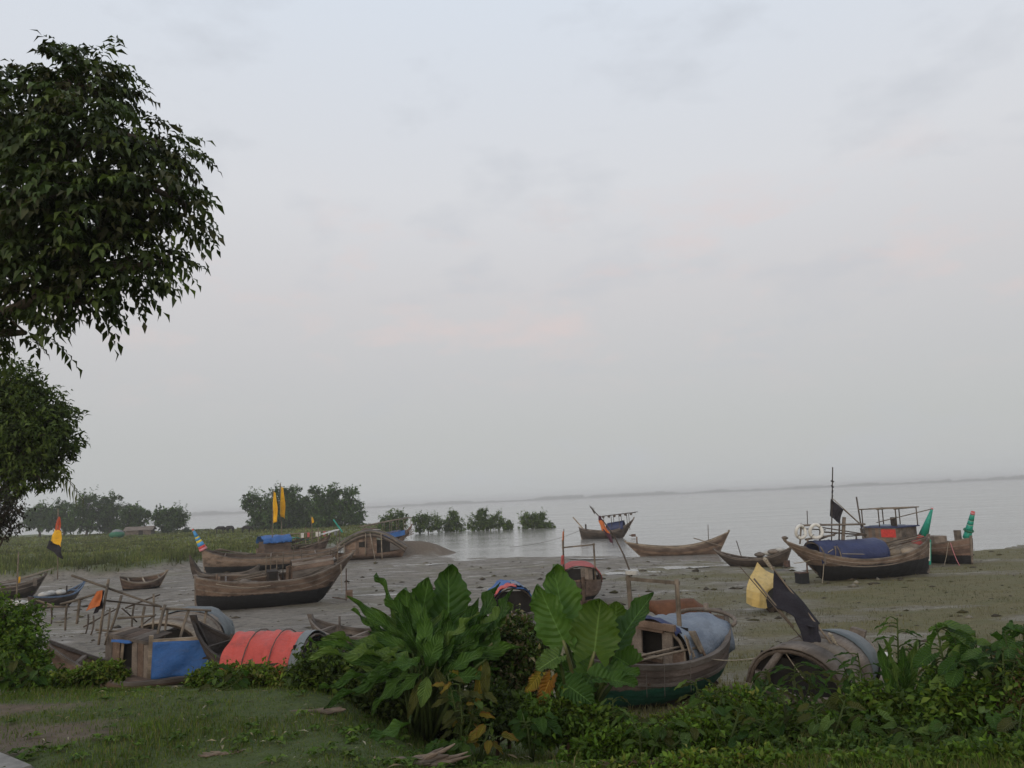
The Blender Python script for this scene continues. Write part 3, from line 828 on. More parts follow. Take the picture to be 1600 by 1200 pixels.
# small open boat at the meadow's foot
r, L = boat('rowing_boat', 'small open brown rowing boat lying alone at the foot of the meadow', (187, 912, 53.0), (259, 912, 54.5), heel=radians(11), sink=.08)
WT3 = wood_tar('timber_tarred_small', (.10, .068, .052), (.17, .125, .10), .30)
h = Hull(L, 1.45, .72, rise=(.28, .42), rake=(.25, .45), endw=(.42, .05), keel=(.05, .12))
build_hull(r, h, 4, WT3, W_PALE, boards=6, thwarts=3, rub=())

# far left: dark cluttered boat and blue-gunwale boat
r, L = boat('wooden_boat', 'dark cluttered boat at the far left edge with grey boards slanting up', (-45, 930, 49.5), (70, 912, 51.5), sink=.05)
h = Hull(L, 1.7, .85, rise=(.2, .5), rake=(.2, .6), endw=(.25, .05), keel=(0, .2))
build_hull(r, h, 5, W_DARK, W_GREY, boards=7, thwarts=3)
for (a, b_) in (((-.1, -.3, 1.0), (.62, -.1, 1.75)), ((-.4, .2, .95), (.45, .3, 1.4)), ((.0, .4, 1.0), (.5, .1, 1.5)), ((-.35, -.5, 1.0), (.30, -.6, 1.15))):
    MB().beam((a[0] * L, a[1], a[2]), (b_[0] * L, b_[1], b_[2]), .14, .05).build('loose_board', W_GREY, r)
MB().box((L * .36, -.5, 1.0), (.22, .2, .5)).build('post_block', W_GREY, r)
cloth_patch([(.13 * L, -.75, 1.4), (.155 * L, -.75, 1.42), (.16 * L, -.75, 1.05), (.13 * L, -.75, 1.0)], 5, 6, .03).build('yellow_rag', F_YELLOW, r, True)

r, L = boat('wooden_boat', 'grey boat with blue painted gunwale pointing right, behind the bamboo frame', (48, 940, 43.0), (131, 928, 45.5), sink=.10)
h = Hull(L, 1.35, .70, rise=(.12, .55), rake=(.1, .9), endw=(.4, .04), keel=(0, .3))
build_hull(r, h, 5, W_DARK, P_DULLBLUE, boards=6, thwarts=2, rub=())
pole(r, 'mooring_bitt', (L * .22, .3, .5), (L * .22, .3, 1.15), .04, W_DARK, False)
for k, (x, y) in enumerate(((-.30, -.2), (-.12, .1), (.02, -.1))): sack_heap(r, [(x * L, y, .85, .24)], 'sack', T_WHITE, k)

# ------------------------------------------------ near left: plank boat with cabin, bamboo frame and blue tarpaulin
FR, FL = boat('wooden_boat', 'wrecked grey boat with plank cabin, door gap, blue tarpaulin and bamboo frame', (74, 1040, 18.2), (338, 1060, 19.2), sink=.0, heel=radians(2))
r, L = FR, FL
h = Hull(L, 1.35, .22, rise=(.92, -.06), rake=(.35, .15), endw=(.22, .3), keel=(.28, .0), p=3.2, sharp=1.3)
build_hull(r, h, 4, W_BROWN, W_GREY, boards=7, thwarts=2, rub=())
X = lambda px, py, Y: loc(r, at(px, py, Y))
# cabin: end wall with the door gap, then the tarpaulin side
c0, c1, c2 = X(166, 1010, 19.6), X(234, 1056, 18.35), X(328, 1050, 18.55)
zt = X(234, 1007, 18.35).z; z0 = c1.z - .06
d01 = (c1 - c0); 
for i, (f0, f1) in enumerate(((0, .16), (.17, .34), (.62, .74), (.75, .87), (.88, 1.0))):
    p, q = c0 + d01 * f0, c0 + d01 * f1
    plank_wall(r, 'cabin_board', (p.x, p.y), (q.x, q.y), z0, zt - .02, zt, 1, (W_GREY, W_BROWN, W_GREY, W_BROWN, W_GREY)[i])
p, q = c0 + d01 * .35, c0 + d01 * .61
MB().box(((p.x + q.x) / 2 + .08, (p.y + q.y) / 2 + .30, (z0 + zt) / 2), (.55, .05, zt - z0)).build('door_gap_shade', DARKNESS, r)  # dark panel behind the gap, painting the shade indoors
MB().beam((p.x, p.y, z0), (p.x + .05, p.y, zt), .06).build('door_jamb', W_PALE, r)
MB().beam((c0.x, c0.y, zt + .03), (c1.x, c1.y, zt + .03), .09, .07).build('wall_plate', W_GREY, r)
back0 = c0 + Vector((.45, .22, 0)); back1 = c1 + Vector((.4, .55, 0))
for i in range(5):
    f0, f1 = i / 5, (i + .94) / 5
    a0, a1 = c0.lerp(c1, f0), c0.lerp(c1, f1)
    b0, b1 = back0.lerp(back1, f0), back0.lerp(back1, f1)
    MB().sheet([[(a0.x, a0.y, zt + .05), (a1.x, a1.y, zt + .05)], [(b0.x, b0.y, zt + .12), (b1.x, b1.y, zt + .12)]], -.025).build('roof_board', (W_GREY, W_DARK, W_BROWN)[i % 3], r)
MB().beam((c1.x, c1.y, zt + .06), (c2.x, c2.y, zt + .06), .08, .10).build('wall_plate', W_PALE, r)
MB().beam((c1.x, c1.y, z0), (c1.x + .02, c1.y, zt + .2), .09).build('corner_post', W_PALE, r)
tb = cloth_patch([(c1.x + .06, c1.y - .06, zt + .06), (c2.x, c2.y - .06, zt + .04), (c2.x + .06, c2.y - .22, z0 + .06), (c1.x + .05, c1.y - .18, z0 + .02)], 22, 14, .030, 1.6, 3, .008, Vector((.15, -1, 0)), 4.0)
tb.build('tarpaulin', T_BLUE, r, True)
cloth_patch([(c2.x, c2.y - .05, zt + .04), (c2.x + .10, c2.y + .40, zt + .02), (c2.x + .12, c2.y + .40, z0 + .2), (c2.x + .06, c2.y - .2, z0 + .06)], 6, 8, .02, 1.0, 4, .008).build('tarpaulin', T_BLUE, r, True)
w1 = X(128, 984, 20.0); w2 = X(150, 980, 20.4)
cloth_patch([X(190, 983, 20.2), X(212, 985, 20.2), X(210, 990, 19.8), X(188, 989, 19.8)], 8, 4, .02, 1, 6).build('blue_rag', T_BLUE, r, True)
cloth_patch([X(174, 999, 18.9), X(205, 1001, 18.8), X(206, 1005, 18.7), X(174, 1004, 18.8)], 8, 4, .015, 1, 7).build('blue_rag', T_BLUE, r, True)
FRAME = [  # bamboo frame: photo ends and distances
    ((170, 905, 19.4), (154, 1008, 19.2), .032), ((190, 930, 20.2), (173, 985, 20.0), .035), ((172, 950, 19.6), (164, 1008, 19.4), .025),
    ((240, 928, 20.4), (237, 994, 20.2), .026), ((258, 945, 19.2), (245, 998, 18.9), .038), ((262, 950, 19.4), (256, 1000, 19.2), .03),
    ((295, 953, 19.6), (280, 1002, 19.3), .036), ((323, 952, 19.8), (318, 992, 19.6), .036), ((210, 943, 20.6), (206, 985, 20.4), .026),
    ((226, 948, 20.4), (222, 996, 20.1), .034), ((105, 943, 20.6), (102, 985, 20.4), .028), ((80, 948, 20.8), (80, 975, 20.8), .022),
    ((125, 935, 20.2), (120, 975, 20.1), .036), ((138, 960, 20), (134, 990, 19.8), .022), ((146, 962, 20), (142, 992, 19.8), .022),
    ((112, 899, 19.6), (252, 948, 19.2), .030), ((250, 951, 19.2), (330, 954, 19.8), .034), ((95, 944, 20.7), (162, 924, 19.5), .034),
    ((58, 947, 21.0), (108, 948, 20.6), .028), ((184, 966, 20.1), (242, 962, 20.0), .030), ((196, 950, 20.6), (250, 929, 20.5), .022),
    ((162, 938, 19.5), (252, 948, 20.4), .022), ((130, 980, 20.0), (188, 948, 20.5), .020), ((52, 936, 21.2), (88, 948, 20.9), .026),
    ((60, 946, 21.2), (97, 934, 21.4), .022), ((190, 950, 20.4), (214, 972, 20.6), .02), ((212, 985, 20.2), (244, 960, 20.3), .02), ((150, 984, 19.6), (250, 990, 19.4), .03)]
for a, b_, rad in FRAME:
    pole(r, 'bamboo_pole', at(*a), at(*b_), rad, BAMBOO if rad > .024 else BAMBOO_D, True, random.uniform(-.03, .03), rad * .85)

# arched canopy boat behind it
r, L = boat('wooden_boat', 'arched canopy boat with grey plastic over bent planks, behind the bamboo frame', (245, 1002, 22.2), (312, 970, 26.0), sink=.0)
h = Hull(L + 1.2, 2.0, .5, rise=(.15, .3), rake=(.2, .4), endw=(.4, .2), keel=(0, .1))
build_hull(r, h, 4, W_DARK, W_GREY, boards=7, thwarts=0, rub=())
arch_planks(r, 'bent_plank', -L * .5, L * .22, 2.3, .95, .30, [W_PALE, W_GREY, W_PALE, W_GREY], 4, ex=.8, seed=5)
arch_cloth(r, 'plastic_sheet', L * .10, L * .42, 2.36, 1.0, .28, T_STEEL, .03, 8, 17, 6)
arch_ribs(r, (-L * .47, -L * .1), 2.25, .93, .30, BAMBOO_D, .035)
MB().box((-L * .36, 0, .62), (.04, 1.85, .72)).build('canopy_shade_panel', DARKNESS, r)  # added dark panel, makes the arch opening read as deep shade

# red tarpaulin boat
RB, RL = boat('wooden_boat', 'dark boat with bright red tarpaulin canopy tied over it, at the bank', (548, 1040, 17.5), (303, 1040, 18.35), sink=.02)
r, L = RB, RL
h = Hull(L, 1.55, .55, rise=(.15, .78), rake=(.2, .6), endw=(.3, .05), keel=(.05, .3))
build_hull(r, h, 5, W_DARK, W_DARK, boards=8, thwarts=2, rub=())
arch_cloth(r, 'tarpaulin', L * .19, -L * .235, 1.8, .86, .26, T_RED, .034, 36, 35, 12, taper=.96, ex=1.15, hem=.10, sag=.04)
arch_cloth(r, 'inner_lining', -L * .232, -L * .285, 1.76, .84, .26, T_GREY, .02, 6, 21, 3, ex=1.1)
arch_ribs(r, (-L * .28, -L * .22, 0, L * .17), 1.7, .80, .26, W_GREY, .025, ex=1.1)
for x in (L * .06, -L * .10):
    MB().tube([(x + .12 * (i / 12 - .5), y * 1.03, .26 + z * 1.03) for i, (y, z) in enumerate(arch_pts(1.8, .86, 13, 1.15))], .012, 5).build('tie_rope', ROPE_D, r)
MB().box((-L * .24, 0, .60), (.04, 1.25, .62)).build('canopy_shade_panel', DARKNESS, r)  # shade under the red canopy painted on an added panel
pole(r, 'mooring_bitt', (L * .30, -.3, .5), (L * .30, -.3, 1.0), .045, W_DARK, False)

# grey bow poking out behind the big plant
r, L = boat('wooden_boat', 'grey open boat whose bow shows between red tarpaulin and large plant', (640, 1000, 23.2), (486, 985, 24.0), sink=.0)
h = Hull(L, 1.4, .52, rise=(.1, .42), rake=(.2, .35), endw=(.3, .10), keel=(.0, .1))
build_hull(r, h, 4, W_GREY, W_GREY, boards=7, thwarts=3, rub=(), deck_mat=W_DARK)
pole(r, 'mooring_bitt', (L * .26, -.35, .4), (L * .26, -.35, .95), .035, W_GREY, False)

# blue and red draped boat in the centre
r, L = boat('wooden_boat', 'boat draped with blue and red cloth, behind the large heart-shaped leaves', (812, 965, 25.8), (788, 935, 29.8), sink=.05)
h = Hull(L, 1.5, .62, rise=(.10, .2), rake=(.35, .3), endw=(.32, .3), keel=(.1, .1))
build_hull(r, h, 4, W_GREY, W_GREY, boards=7, thwarts=2, rub=())
arch_cloth(r, 'tarpaulin', -L * .16, L * .42, 1.55, .88, .55, T_BLUE, .05, 14, 19, 21, ex=.8)
arch_cloth(r, 'red_cloth', -L * .18, L * .02, 1.60, .92, .55, T_RED, .03, 8, 15, 22, ex=.8, t0=0.02, t1=.55)
arch_cloth(r, 'pale_sheet', -L * .10, L * .3, 1.58, .92, .56, T_PALEBLUE, .03, 8, 9, 23, ex=.8, t0=.52, t1=.80)
MB().box((-L * .08, 0, .9), (.05, 1.25, .7)).build('canopy_mouth_shade', DARKNESS, r)  # canopy's inner shade painted as a dark board
arch_ribs(r, (-L * .14, L * .4), 1.5, .85, .55, BAMBOO_D, .03)
pole(r, 'prop_pole', (-L * .52, .25, -.1), (-L * .5, .25, .9), .02, BAMBOO, False)

# end-on boat with faded red cover
r, L = boat('wooden_boat', 'boat seen bow on with faded red cover, plank door and pole frame', (903, 925, 37.4), (913, 942, 33.2), sink=.0)
WT4 = wood_tar('timber_tarred_bow', (.12, .085, .07), (.19, .15, .125), .42)
h = Hull(L, 1.75, .98, rise=(.1, .18), rake=(.2, .45), endw=(.4, .10), keel=(0, .15), full=3.2)
build_hull(r, h, 5, WT4, W_BROWN, boards=7, thwarts=1, rub=())
arch_cloth(r, 'red_cover', -L * .42, L * .22, 1.80, .72, .92, T_PINK, .03, 12, 17, 31, ex=.6)
arch_ribs(r, (L * .21, -L * .4), 1.7, .70, .92, BAMBOO_D, .03, .6)
MB().box((L * .19, .0, 1.2), (.03, 1.35, .62)).build('canopy_mouth_shade', DARKNESS, r)  # dark board painting the shade inside the cover
for k in range(3): MB().box((L * .205, .08 + .17 * k, 1.24), (.03, .16, .60)).build('door_board', W_GREY, r)
for y, zt_ in ((-.70, 2.75), (.62, 2.55)): pole(r, 'post', (L * .2, y, .9), (L * .2, y, zt_), .04, BAMBOO, False)
pole(r, 'crossbar', (L * .2, -.75, 2.42), (L * .2, .68, 2.50), .032, BAMBOO, False)
MB().box((L * .36, .1, .15), (.3, .5, .3)).build('keel_block', W_BROWN, r)

# ------------------------------------------------ near right: cabin boat with pale blue tarpaulin
CB, CL = boat('cabin_boat', 'weathered cabin boat with pale blue tarpaulin roof and green painted waterline', (912, 1100, 11.6), (1117, 1060, 14.0), sink=.06, heel=radians(3))
r, L = CB, CL
WG = mat_wood('timber_green_band', (.105, .08, .066), (.185, .15, .13), (.022, .018, .016), .27, (.022, .095, .06), .52)
h = Hull(L, 1.62, .80, rise=(.16, .34), rake=(.45, .40), endw=(.10, .30), keel=(.1, .18), p=3.2, full=2.6)
build_hull(r, h, 6, WG, W_GREY, boards=10, thwarts=0, rub=(.32,), deck=.72, deck_mat=W_BROWN)
X = lambda px, py, Y: loc(r, at(px, py, Y))
cx0, cx1 = -L * .06, L * .42
cw, z0, ch = 1.36, .70, .60
# front bulkhead boards with a square opening
ap = arch_pts(cw, ch, 31, .62)
def top_at(y):
    return np.interp(-y, [-p[0] for p in ap], [p[1] for p in ap])
ys = np.linspace(-cw / 2 + .02, cw / 2 - .02, 8)
for i in range(7):
    y0, y1 = ys[i], ys[i + 1] - .008; ym = (y0 + y1) / 2
    tz = max(.12, min(top_at(y0), top_at(y1)) - .02)
    spans = [(0, tz)]
    if i in (2, 3): spans = [(0, .08), (.46, tz)]
    for (s0, s1) in spans:
        if s1 - s0 > .03: MB().box((cx0, ym, z0 + (s0 + s1) / 2), (.03, y1 - y0, s1 - s0)).build('bulkhead_board', (W_BROWN, W_GREY, W_BROWN)[i % 3], r)
MB().box((cx0 + .30, 0, z0 + .26), (.03, cw * .8, .5)).build('painted_shade', DARKNESS, r)  # panel behind the opening, cabin shade painted in its colour
for s in (-1, 1):
    pass
yo0, yo1 = ys[2], ys[4]
MB().box((cx0 - .03, (yo0 + yo1) / 2, z0 + .085), (.05, yo1 - yo0 + .06, .035)).build('door_sill', W_PALE, r)
MB().box((cx0 - .03, (yo0 + yo1) / 2, z0 + .475), (.05, yo1 - yo0 + .10, .04)).build('door_lintel', W_BROWN, r)
MB().box((cx0 - .04, 0, z0 + ch - .05), (.06, cw * .80, .10)).build('eave_board', W_BROWN, r)
arch_cloth(r, 'tarpaulin', cx0 + .06, cx1, cw + .10, ch + .03, z0, T_PALEBLUE, .024, 22, 25, 41, ex=.62, taper=.80, sag=.03)
arch_cloth(r, 'dark_tarpaulin_edge', cx0 - .05, cx0 + .12, cw + .12, ch + .05, z0, T_BLUE_DULL, .015, 4, 19, 42, ex=.62, t0=.30, t1=.78)
arch_ribs(r, (cx0 + .02, cx0 + .3), cw + .02, ch - .02, z0, BAMBOO, .025, .62)
# ragged thatch showing under the edge of the tarpaulin
rs = random.Random(8)
for k in range(9):
    x = cx0 + .03 + .05 * k; y = -cw / 2 * (.98 - .01 * k) - .03
    MB().beam((x, y + .03, z0 + .46 - .035 * k), (x + .04, y - .03, z0 + .20 - .03 * k + rs.uniform(-.04, .04)), .05, .02).build('thatch_tuft', W_PALE, r)
cloth_patch([(cx0 + .1, -cw / 2 - .01, z0 + .52), (cx0 + .25, -cw / 2 - .02, z0 + .50), (cx0 + .42, -cw / 2 - .06, z0 + .14), (cx0 + .32, -cw / 2 - .06, z0 + .16)], 8, 8, .02, 1.5, 4).build('faded_rag', W_PALE, r, True)
MB().beam((cx0 + .45, -cw / 2 - .10, z0 + .02), (cx0 + .30, -cw / 2 + .02, z0 + .48), .07, .03).build('brace_board', W_BROWN, r)
# bent wood hoop round the stern
MB().tube([(L * .5 - .30 + .26 * sin(a), .58 * cos(a), 1.10 + .12 * sin(a)) for a in np.linspace(-.2, pi + .2, 15)], .035, 6).build('stern_hoop', W_GREY, r, True)
pole(r, 'tiller_bar', (L * .5 - .10, .12, 1.22), (L * .5 + .20, -.05, 1.20), .03, W_GREY, False)
pole(r, 'rudder_head', (L * .5 - .02, .12, .7), (L * .5 - .02, .12, 1.32), .045, W_GREY, False)
# tall posts and crossbar
pole(r, 'post', at(1065, 1034, 12.6), at(1057, 905, 12.6), .038, BAMBOO, True, .0)
pole(r, 'post', at(992, 1030, 12.9), at(981, 899, 12.9), .04, BAMBOO)
MB().beam(X(978, 904, 12.9), X(1062, 911, 12.6), .04, .055).build('crossbar', BAMBOO, r)
rope(r, 'hanging_cord', at(1055, 912, 12.55), at(1058, 955, 12.5), .005, 0, ROPE_D)
MB().tube([X(986, 897, 12.9) + Vector((.02, 0, z)) for z in (0, .06)], [.11, .11], 14).build('float_disc', T_WHITE, r)
pole(r, 'deck_pole', (-L * .42, -.42, .90), (L * .02, -.70, .95), .018, BAMBOO, False, .02)
pole(r, 'deck_pole', (-L * .46, -.30, .92), (-L * .02, -.60, .99), .016, BAMBOO, False, .02)
pole(r, 'deck_pole', (-L * .40, -.10, .88), (-L * .08, -.50, .93), .018, BAMBOO, False, .02)
for (px, y0_, y1_) in ((1009, 1035, 1102), (1038, 1030, 1098), (1078, 1026, 1090)):
    rope(r, 'hanging_cord', at(px, y0_, 11.6), at(px + 1 + (px % 3), y1_ - (px % 5) * 3, 11.4), .004, 0, ROPE_D)
rope(r, 'side_rope', at(985, 1050, 11.6), at(1112, 1030, 12.4), .007, .02)

# brown canoe and dark canoe at the waterline
r, L = boat('canoe', 'long brown canoe on the waterline below the moored boat', (979, 866, 66.5), (1141, 862, 65.0), sink=.12)
h = Hull(L, 1.5, .95, rise=(.5, 1.05), rake=(1.1, .9), endw=(.06, .06), keel=(.3, .35), sharp=2.0)
build_hull(r, h, 5, W_BROWN, W_PALE, boards=8, thwarts=4, rub=(.12,))
pole(r, 'post', (L * .30, 0, .9), (L * .31, 0, 2.6), .03, BAMBOO_D, False)
pole(r, 'oar', (L * .16, -.5, 1.6), (L * .42, -1.0, .9), .04, BAMBOO, False)
pole(r, 'mooring_bitt', (-L * .39, 0, 1.0), (-L * .39, 0, 1.85), .06, W_BROWN, False)

r, L = boat('canoe', 'dark slender canoe at the water edge left of the large right-hand boat', (1118, 880, 54.0), (1238, 876, 51.0), sink=.10)
h = Hull(L, 1.25, .62, rise=(.55, .72), rake=(.9, .5), endw=(.06, .2), keel=(.25, .25), sharp=2.0)
build_hull(r, h, 4, W_DARK, W_GREY, boards=8, thwarts=4, rub=(.15,))
pole(r, 'post', (-L * .14, .1, .5), (-L * .20, .1, 1.75), .03, BAMBOO_D, False)
for k, (x, y) in enumerate(((.1, 0), (.2, .1), (.28, -.1), (.34, .1))): sack_heap(r, [(x * L, y, .85 + .1 * k, .26)], 'net_bundle', (W_GREY, T_WHITE)[k % 2], 60 + k)
MB().box((L * .43, 0, .25), (.30, .35, .5)).build('engine_bracket', RUST, r)

# moored boat out on the water
r, L = boat('wooden_boat', 'boat afloat on the river with ragged awning and blue cabin sheet', (906, 838, 97.0), (992, 836, 95.0), z=-.22)
h = Hull(L, 1.9, 1.15, rise=(.45, 1.35), rake=(.3, 1.2), endw=(.12, .05), keel=(0, .6), sharp=2.4)
build_hull(r, h, 5, W_DARK, W_GREY, boards=7, thwarts=2, rub=(.15,))
arch_cloth(r, 'cabin_sheet', L * .02, L * .32, 1.6, .95, 1.1, T_BLUE_DULL, .03, 8, 13, 61, lift=.25)
MB().box((L * .01, 0, 1.5), (.05, 1.3, .8)).build('cabin_mouth_shade', DARKNESS, r)  # painted shade closing off the cabin sheet's open end
for x in (-.06, .12, .26, .40):
    for y in (-.75, .75): pole(r, 'post', (x * L, y, 1.1), (x * L - .04, y, 2.85 + .55 * max(0, x)), .035, BAMBOO_D, False)
MB().sheet([[(L * (-.08 + .64 * i / 12), y, 2.88 + .55 * i / 12 * .64 + .05 * sin(i * 2.2 + y * 3)) for i in range(13)] for y in np.linspace(-.95, .95, 6)], .04).build('awning', W_DARK, r)
for k in range(6):
    x = L * (-.05 + .1 * k); cloth_patch([(x, -.95, 2.9 + .04 * k), (x + .4, -.95, 2.92 + .04 * k), (x + .3, -.97, 2.62 + .05 * k), (x + .1, -.97, 2.66 + .05 * k)], 4, 3, .02, 1, k).build('awning_rag', W_DARK, r)
MB().sheet([[(-L * .5 + .25, -.05, 1.6), (-L * .5 + .5, -.05, 1.55)], [(-L * .5 - .8, 0, 2.85), (-L * .5 - .65, 0, 2.9)]], .04).build('prow_board', W_PALE, r)
pole(r, 'mooring_bitt', (-L * .38, 0, 1.3), (-L * .38, 0, 2.0), .10, W_DARK, False)
pole(r, 'propeller_shaft', (L * .40, 0, .55), (L * .47, 0, .45), .06, RUST, False); MB().box((L * .475, 0, .5), (.5, .2, .3)).build('outboard_drive', RUST, r)
rope(r, 'mooring_rope', (-L * .48, 0, 1.3), (-L * .48 - 4.5, -14.0, .35), .02, .35, ROPE_D, False)

# ------------------------------------------------ big boat on the right
BB, BL = boat('wooden_boat', 'large brown boat with black bottom, blue cabin sheet and two life rings', (1229, 905, 39.6), (1453, 893, 41.2), sink=.08, heel=radians(5))
r, L = BB, BL
WT5 = wood_tar('timber_tarred_big', (.125, .088, .066), (.22, .168, .132), .96)
h = Hull(L, 2.3, 1.22, rise=(.95, .72), rake=(1.75, .12), endw=(.05, .06), keel=(.45, .14), p=2.8, full=2.8, sharp=2.0)
build_hull(r, h, 7, WT5, W_GREY, boards=10, thwarts=2, rub=(.14, .28), deck=.72)
X = lambda px, py, Y: loc(r, at(px, py, Y))
# painted bow stripe
MB().beam((L * .5 - .06, 0, .55), (L * .5 + .03, 0, 1.8), .20, .12).build('bow_stripe', P_TEAL, r)
MB().beam((L * .5 - .10, -.10, .75), (L * .5 - .04, -.10, 1.7), .03, .10).build('bow_stripe', P_WHITE, r)
arch_cloth(r, 'tarpaulin', -L * .20, L * .13, 2.0, .95, 1.08, T_BLUE_DULL, .015, 14, 19, 71, ex=.55)
arch_cloth(r, 'tarpaulin', -L * .32, -L * .19, 1.6, .95, 1.12, T_BLUE_DULL, .03, 8, 15, 72, ex=.55)
arch_ribs(r, (-L * .31, -L * .2, L * .13), 1.95, .93, 1.08, W_GREY, .04, .55)
MB().box((-L * .22, 0, 1.5), (.05, 1.5, .75)).build('cabin_end_panel', W_GREY, r)
MB().tube([(-L * .20 + i * .25, -1.03 + .012 * i, 1.55 - .02 * i) for i in range(10)], .015, 5).build('tie_rope', ROPE, r)
sack_heap(r, [(L * .20, -.3, 1.35, .42), (L * .27, .1, 1.36, .45), (L * .31, -.45, 1.33, .38), (L * .36, -.1, 1.42, .40), (L * .24, .5, 1.4, .4)], 'net_heap', W_PALE, 9)
sack_heap(r, [(L * .415, .0, 1.66, .24), (L * .44, .25, 1.7, .2)], 'cloth_bundle', T_PINK, 10)
pole(r, 'long_pole', (L * .10, .3, 1.55), (L * .40, .2, 1.85), .05, BAMBOO, False)
YR = 40.2
for a, b_, rad in (((1247, 821, YR), (1352, 819, YR - .5), .05), ((1252, 818, YR), (1250, 850, YR), .045), ((1282, 818, YR), (1281, 850, YR), .05), ((1299, 862, YR), (1301, 730, YR), .03),
                   ((1317, 848, YR), (1319, 808, YR), .09), ((1311, 848, YR), (1312, 802, YR), .04), ((1262, 822, YR), (1261, 798, YR), .022), ((1258, 843, YR), (1304, 836, YR), .05), ((1262, 848, YR), (1262, 842, YR), .05),
                   ((1283, 831, YR), (1354, 836, YR), .04), ((1283, 824, YR), (1354, 835, YR), .03), ((1283, 842, YR), (1308, 833, YR), .035), ((1338, 848, YR), (1338, 838, YR), .04),
                   ((1322, 838, YR), (1352, 836, YR), .03), ((1250, 826, YR), (1290, 828, YR), .03), ((1317, 795, YR), (1352, 826, YR - .3), .03)):
    pole(r, 'frame_pole', at(*a), at(*b_), rad, BAMBOO_D if rad < .045 else W_GREY, True, 0)
for k in range(5):
    p = X(1300.6, 770 - k * 8 + 14, YR); MB().box(p, (.06, .06, .16), Euler((.3 * k, .2, k)).to_matrix()).build('mast_rag', F_BLACK, r)
pole(r, 'rudder_post', (-L * .36, 0, .1), (-L * .36, 0, 1.0), .04, RUST, False)
sack_heap(r, [(-L * .5 - .02, 0, 2.32, .12), (-L * .5 + .10, .1, 2.28, .1)], 'rope_coil', W_GREY, 14)
for a, b_ in (((1288, 868, 39.1), (1284, 915, 39.0)), ((1302, 858, 39.0), (1240, 880, 39.6))): rope(r, 'hanging_cord', at(*a), at(*b_), .02, .15)

for k in range(4): pole(r, 'stowed_pole', (L * .14, -.6 + .25 * k, 1.5 + .05 * k), (L * .46, -.35 + .15 * k, 1.95 + .04 * k), .03, (BAMBOO, BAMBOO_D)[k % 2], False, .04)
sack_heap(r, [(-L * .38, .1, 1.7, .22), (-L * .33, -.3, 1.55, .2)], 'net_heap', W_GREY, 41)
def life_ring(p, rad, tilt, label):
    rt = thing('life_ring', label, 'life ring', p, 0, 'life rings on the right-hand boat')
    pts = [(rad * cos(a), .05 * sin(a * 2) + tilt * cos(a), rad * 1.12 * sin(a)) for a in np.linspace(0, 2 * pi, 25)]
    MB().tube(pts, rad * .30, 9, False).build('ring', P_WHITE, rt, True)
    for a in (0.8, 2.4, 3.9, 5.5):
        q = Vector((rad * cos(a), tilt * cos(a), rad * 1.12 * sin(a)))
        MB().tube([q * .68, q * .69 + Vector((0, -rad * .32, 0)), q * 1.32], rad * .05, 5).build('grab_strap', ROPE_D, rt)
life_ring(at(1251, 831, 39.9), .27, .10, 'white life ring nearer the stern end, left of the pair on the boat rail')
life_ring(at(1275, 830, 39.9), .29, -.04, 'white life ring nearer the mast, right of the pair on the boat rail')

# black box on the mud under the overhanging stern
p = G(1254, 912)
bx = thing('metal_drum', 'black square drum on the mud under the right boat stern', 'drum', (p.x, p.y, p.z - .03), radians(10))
MB().box((0, 0, .28), (.50, .45, .52)).build('body', P_BLACK, bx)
MB().box((0, 0, .555), (.54, .49, .03)).build('rim', RUST, bx)

# boat behind with red panel cabin and teal horn
r, L = boat('cabin_boat', 'grey cabin boat with red side panel, open roof frame and plain teal horn', (1352, 862, 49.5), (1447, 872, 46.0), sink=-.05, trim=radians(0))
h = Hull(L, 2.2, 1.3, rise=(.75, .35), rake=(1.0, .1), endw=(.2, .05), keel=(.4, .0))
build_hull(r, h, 6, W_GREY, W_GREY, boards=7, thwarts=1, rub=(.15, .3))
xa, xb = -L * .28, L * .24
for i in range(9):
    f = i / 9; MB().box((xa + (xb - xa) * (f + .5 / 9), -.92, 1.75), ((xb - xa) / 9 - .01, .05, 1.0)).build('cabin_board', (W_GREY, W_BROWN)[i % 2], r)
for i in range(4): MB().box((xb, -.70 + .46 * i, 1.75), (.05, .44, 1.0)).build('cabin_board', W_GREY, r)
MB().box(((xa + xb) / 2 + (xb - xa) * .26, -.955, 1.95), ((xb - xa) * .46, .02, .46)).build('red_panel', P_RED, r)
MB().box(((xa + xb) / 2, 0, 2.30), (xb - xa + .3, 2.1, .07)).build('cabin_roof', T_BLUE_DULL, r)
MB().box(((xa + xb) / 2 - .2, 0, 2.36), ((xb - xa) * .7, 1.4, .04)).build('roof_mat', T_PALEBLUE, r)
zz = 3.35
for x in (xa - .1, (xa + xb) / 2, xb + .1):
    for y in (-.95, .95): pole(r, 'post', (x, y, 2.3), (x + .02, y, zz), .035, BAMBOO_D, False)
    pole(r, 'crossbar', (x, -1.05, zz - .02), (x, 1.05, zz + .02), .03, BAMBOO, False)
for y in (-.95, 0, .95): pole(r, 'rail', (xa - .3, y, zz), (xb + .3, y, zz + .04), .035, BAMBOO, False)
pole(r, 'post', (xa - .45, -.6, 1.4), (xa - .62, -.6, zz + .75), .045, BAMBOO_D, False)
pole(r, 'slanting_pole', (xa + .6, -.6, 2.55), (L * .5 + 1.0, -.5, 3.3), .028, BAMBOO, False)
MB().box((xb - .5, -.4, 2.6), (.22, .22, .5)).build('chimney_box', W_DARK, r)
horn(r, (L * .5 - .15, 0, 1.5), (L * .5 + .75, 0, 3.35), .30, .05, [(.18, P_RED), (.96, P_TEAL), (1.0, P_PINK)])

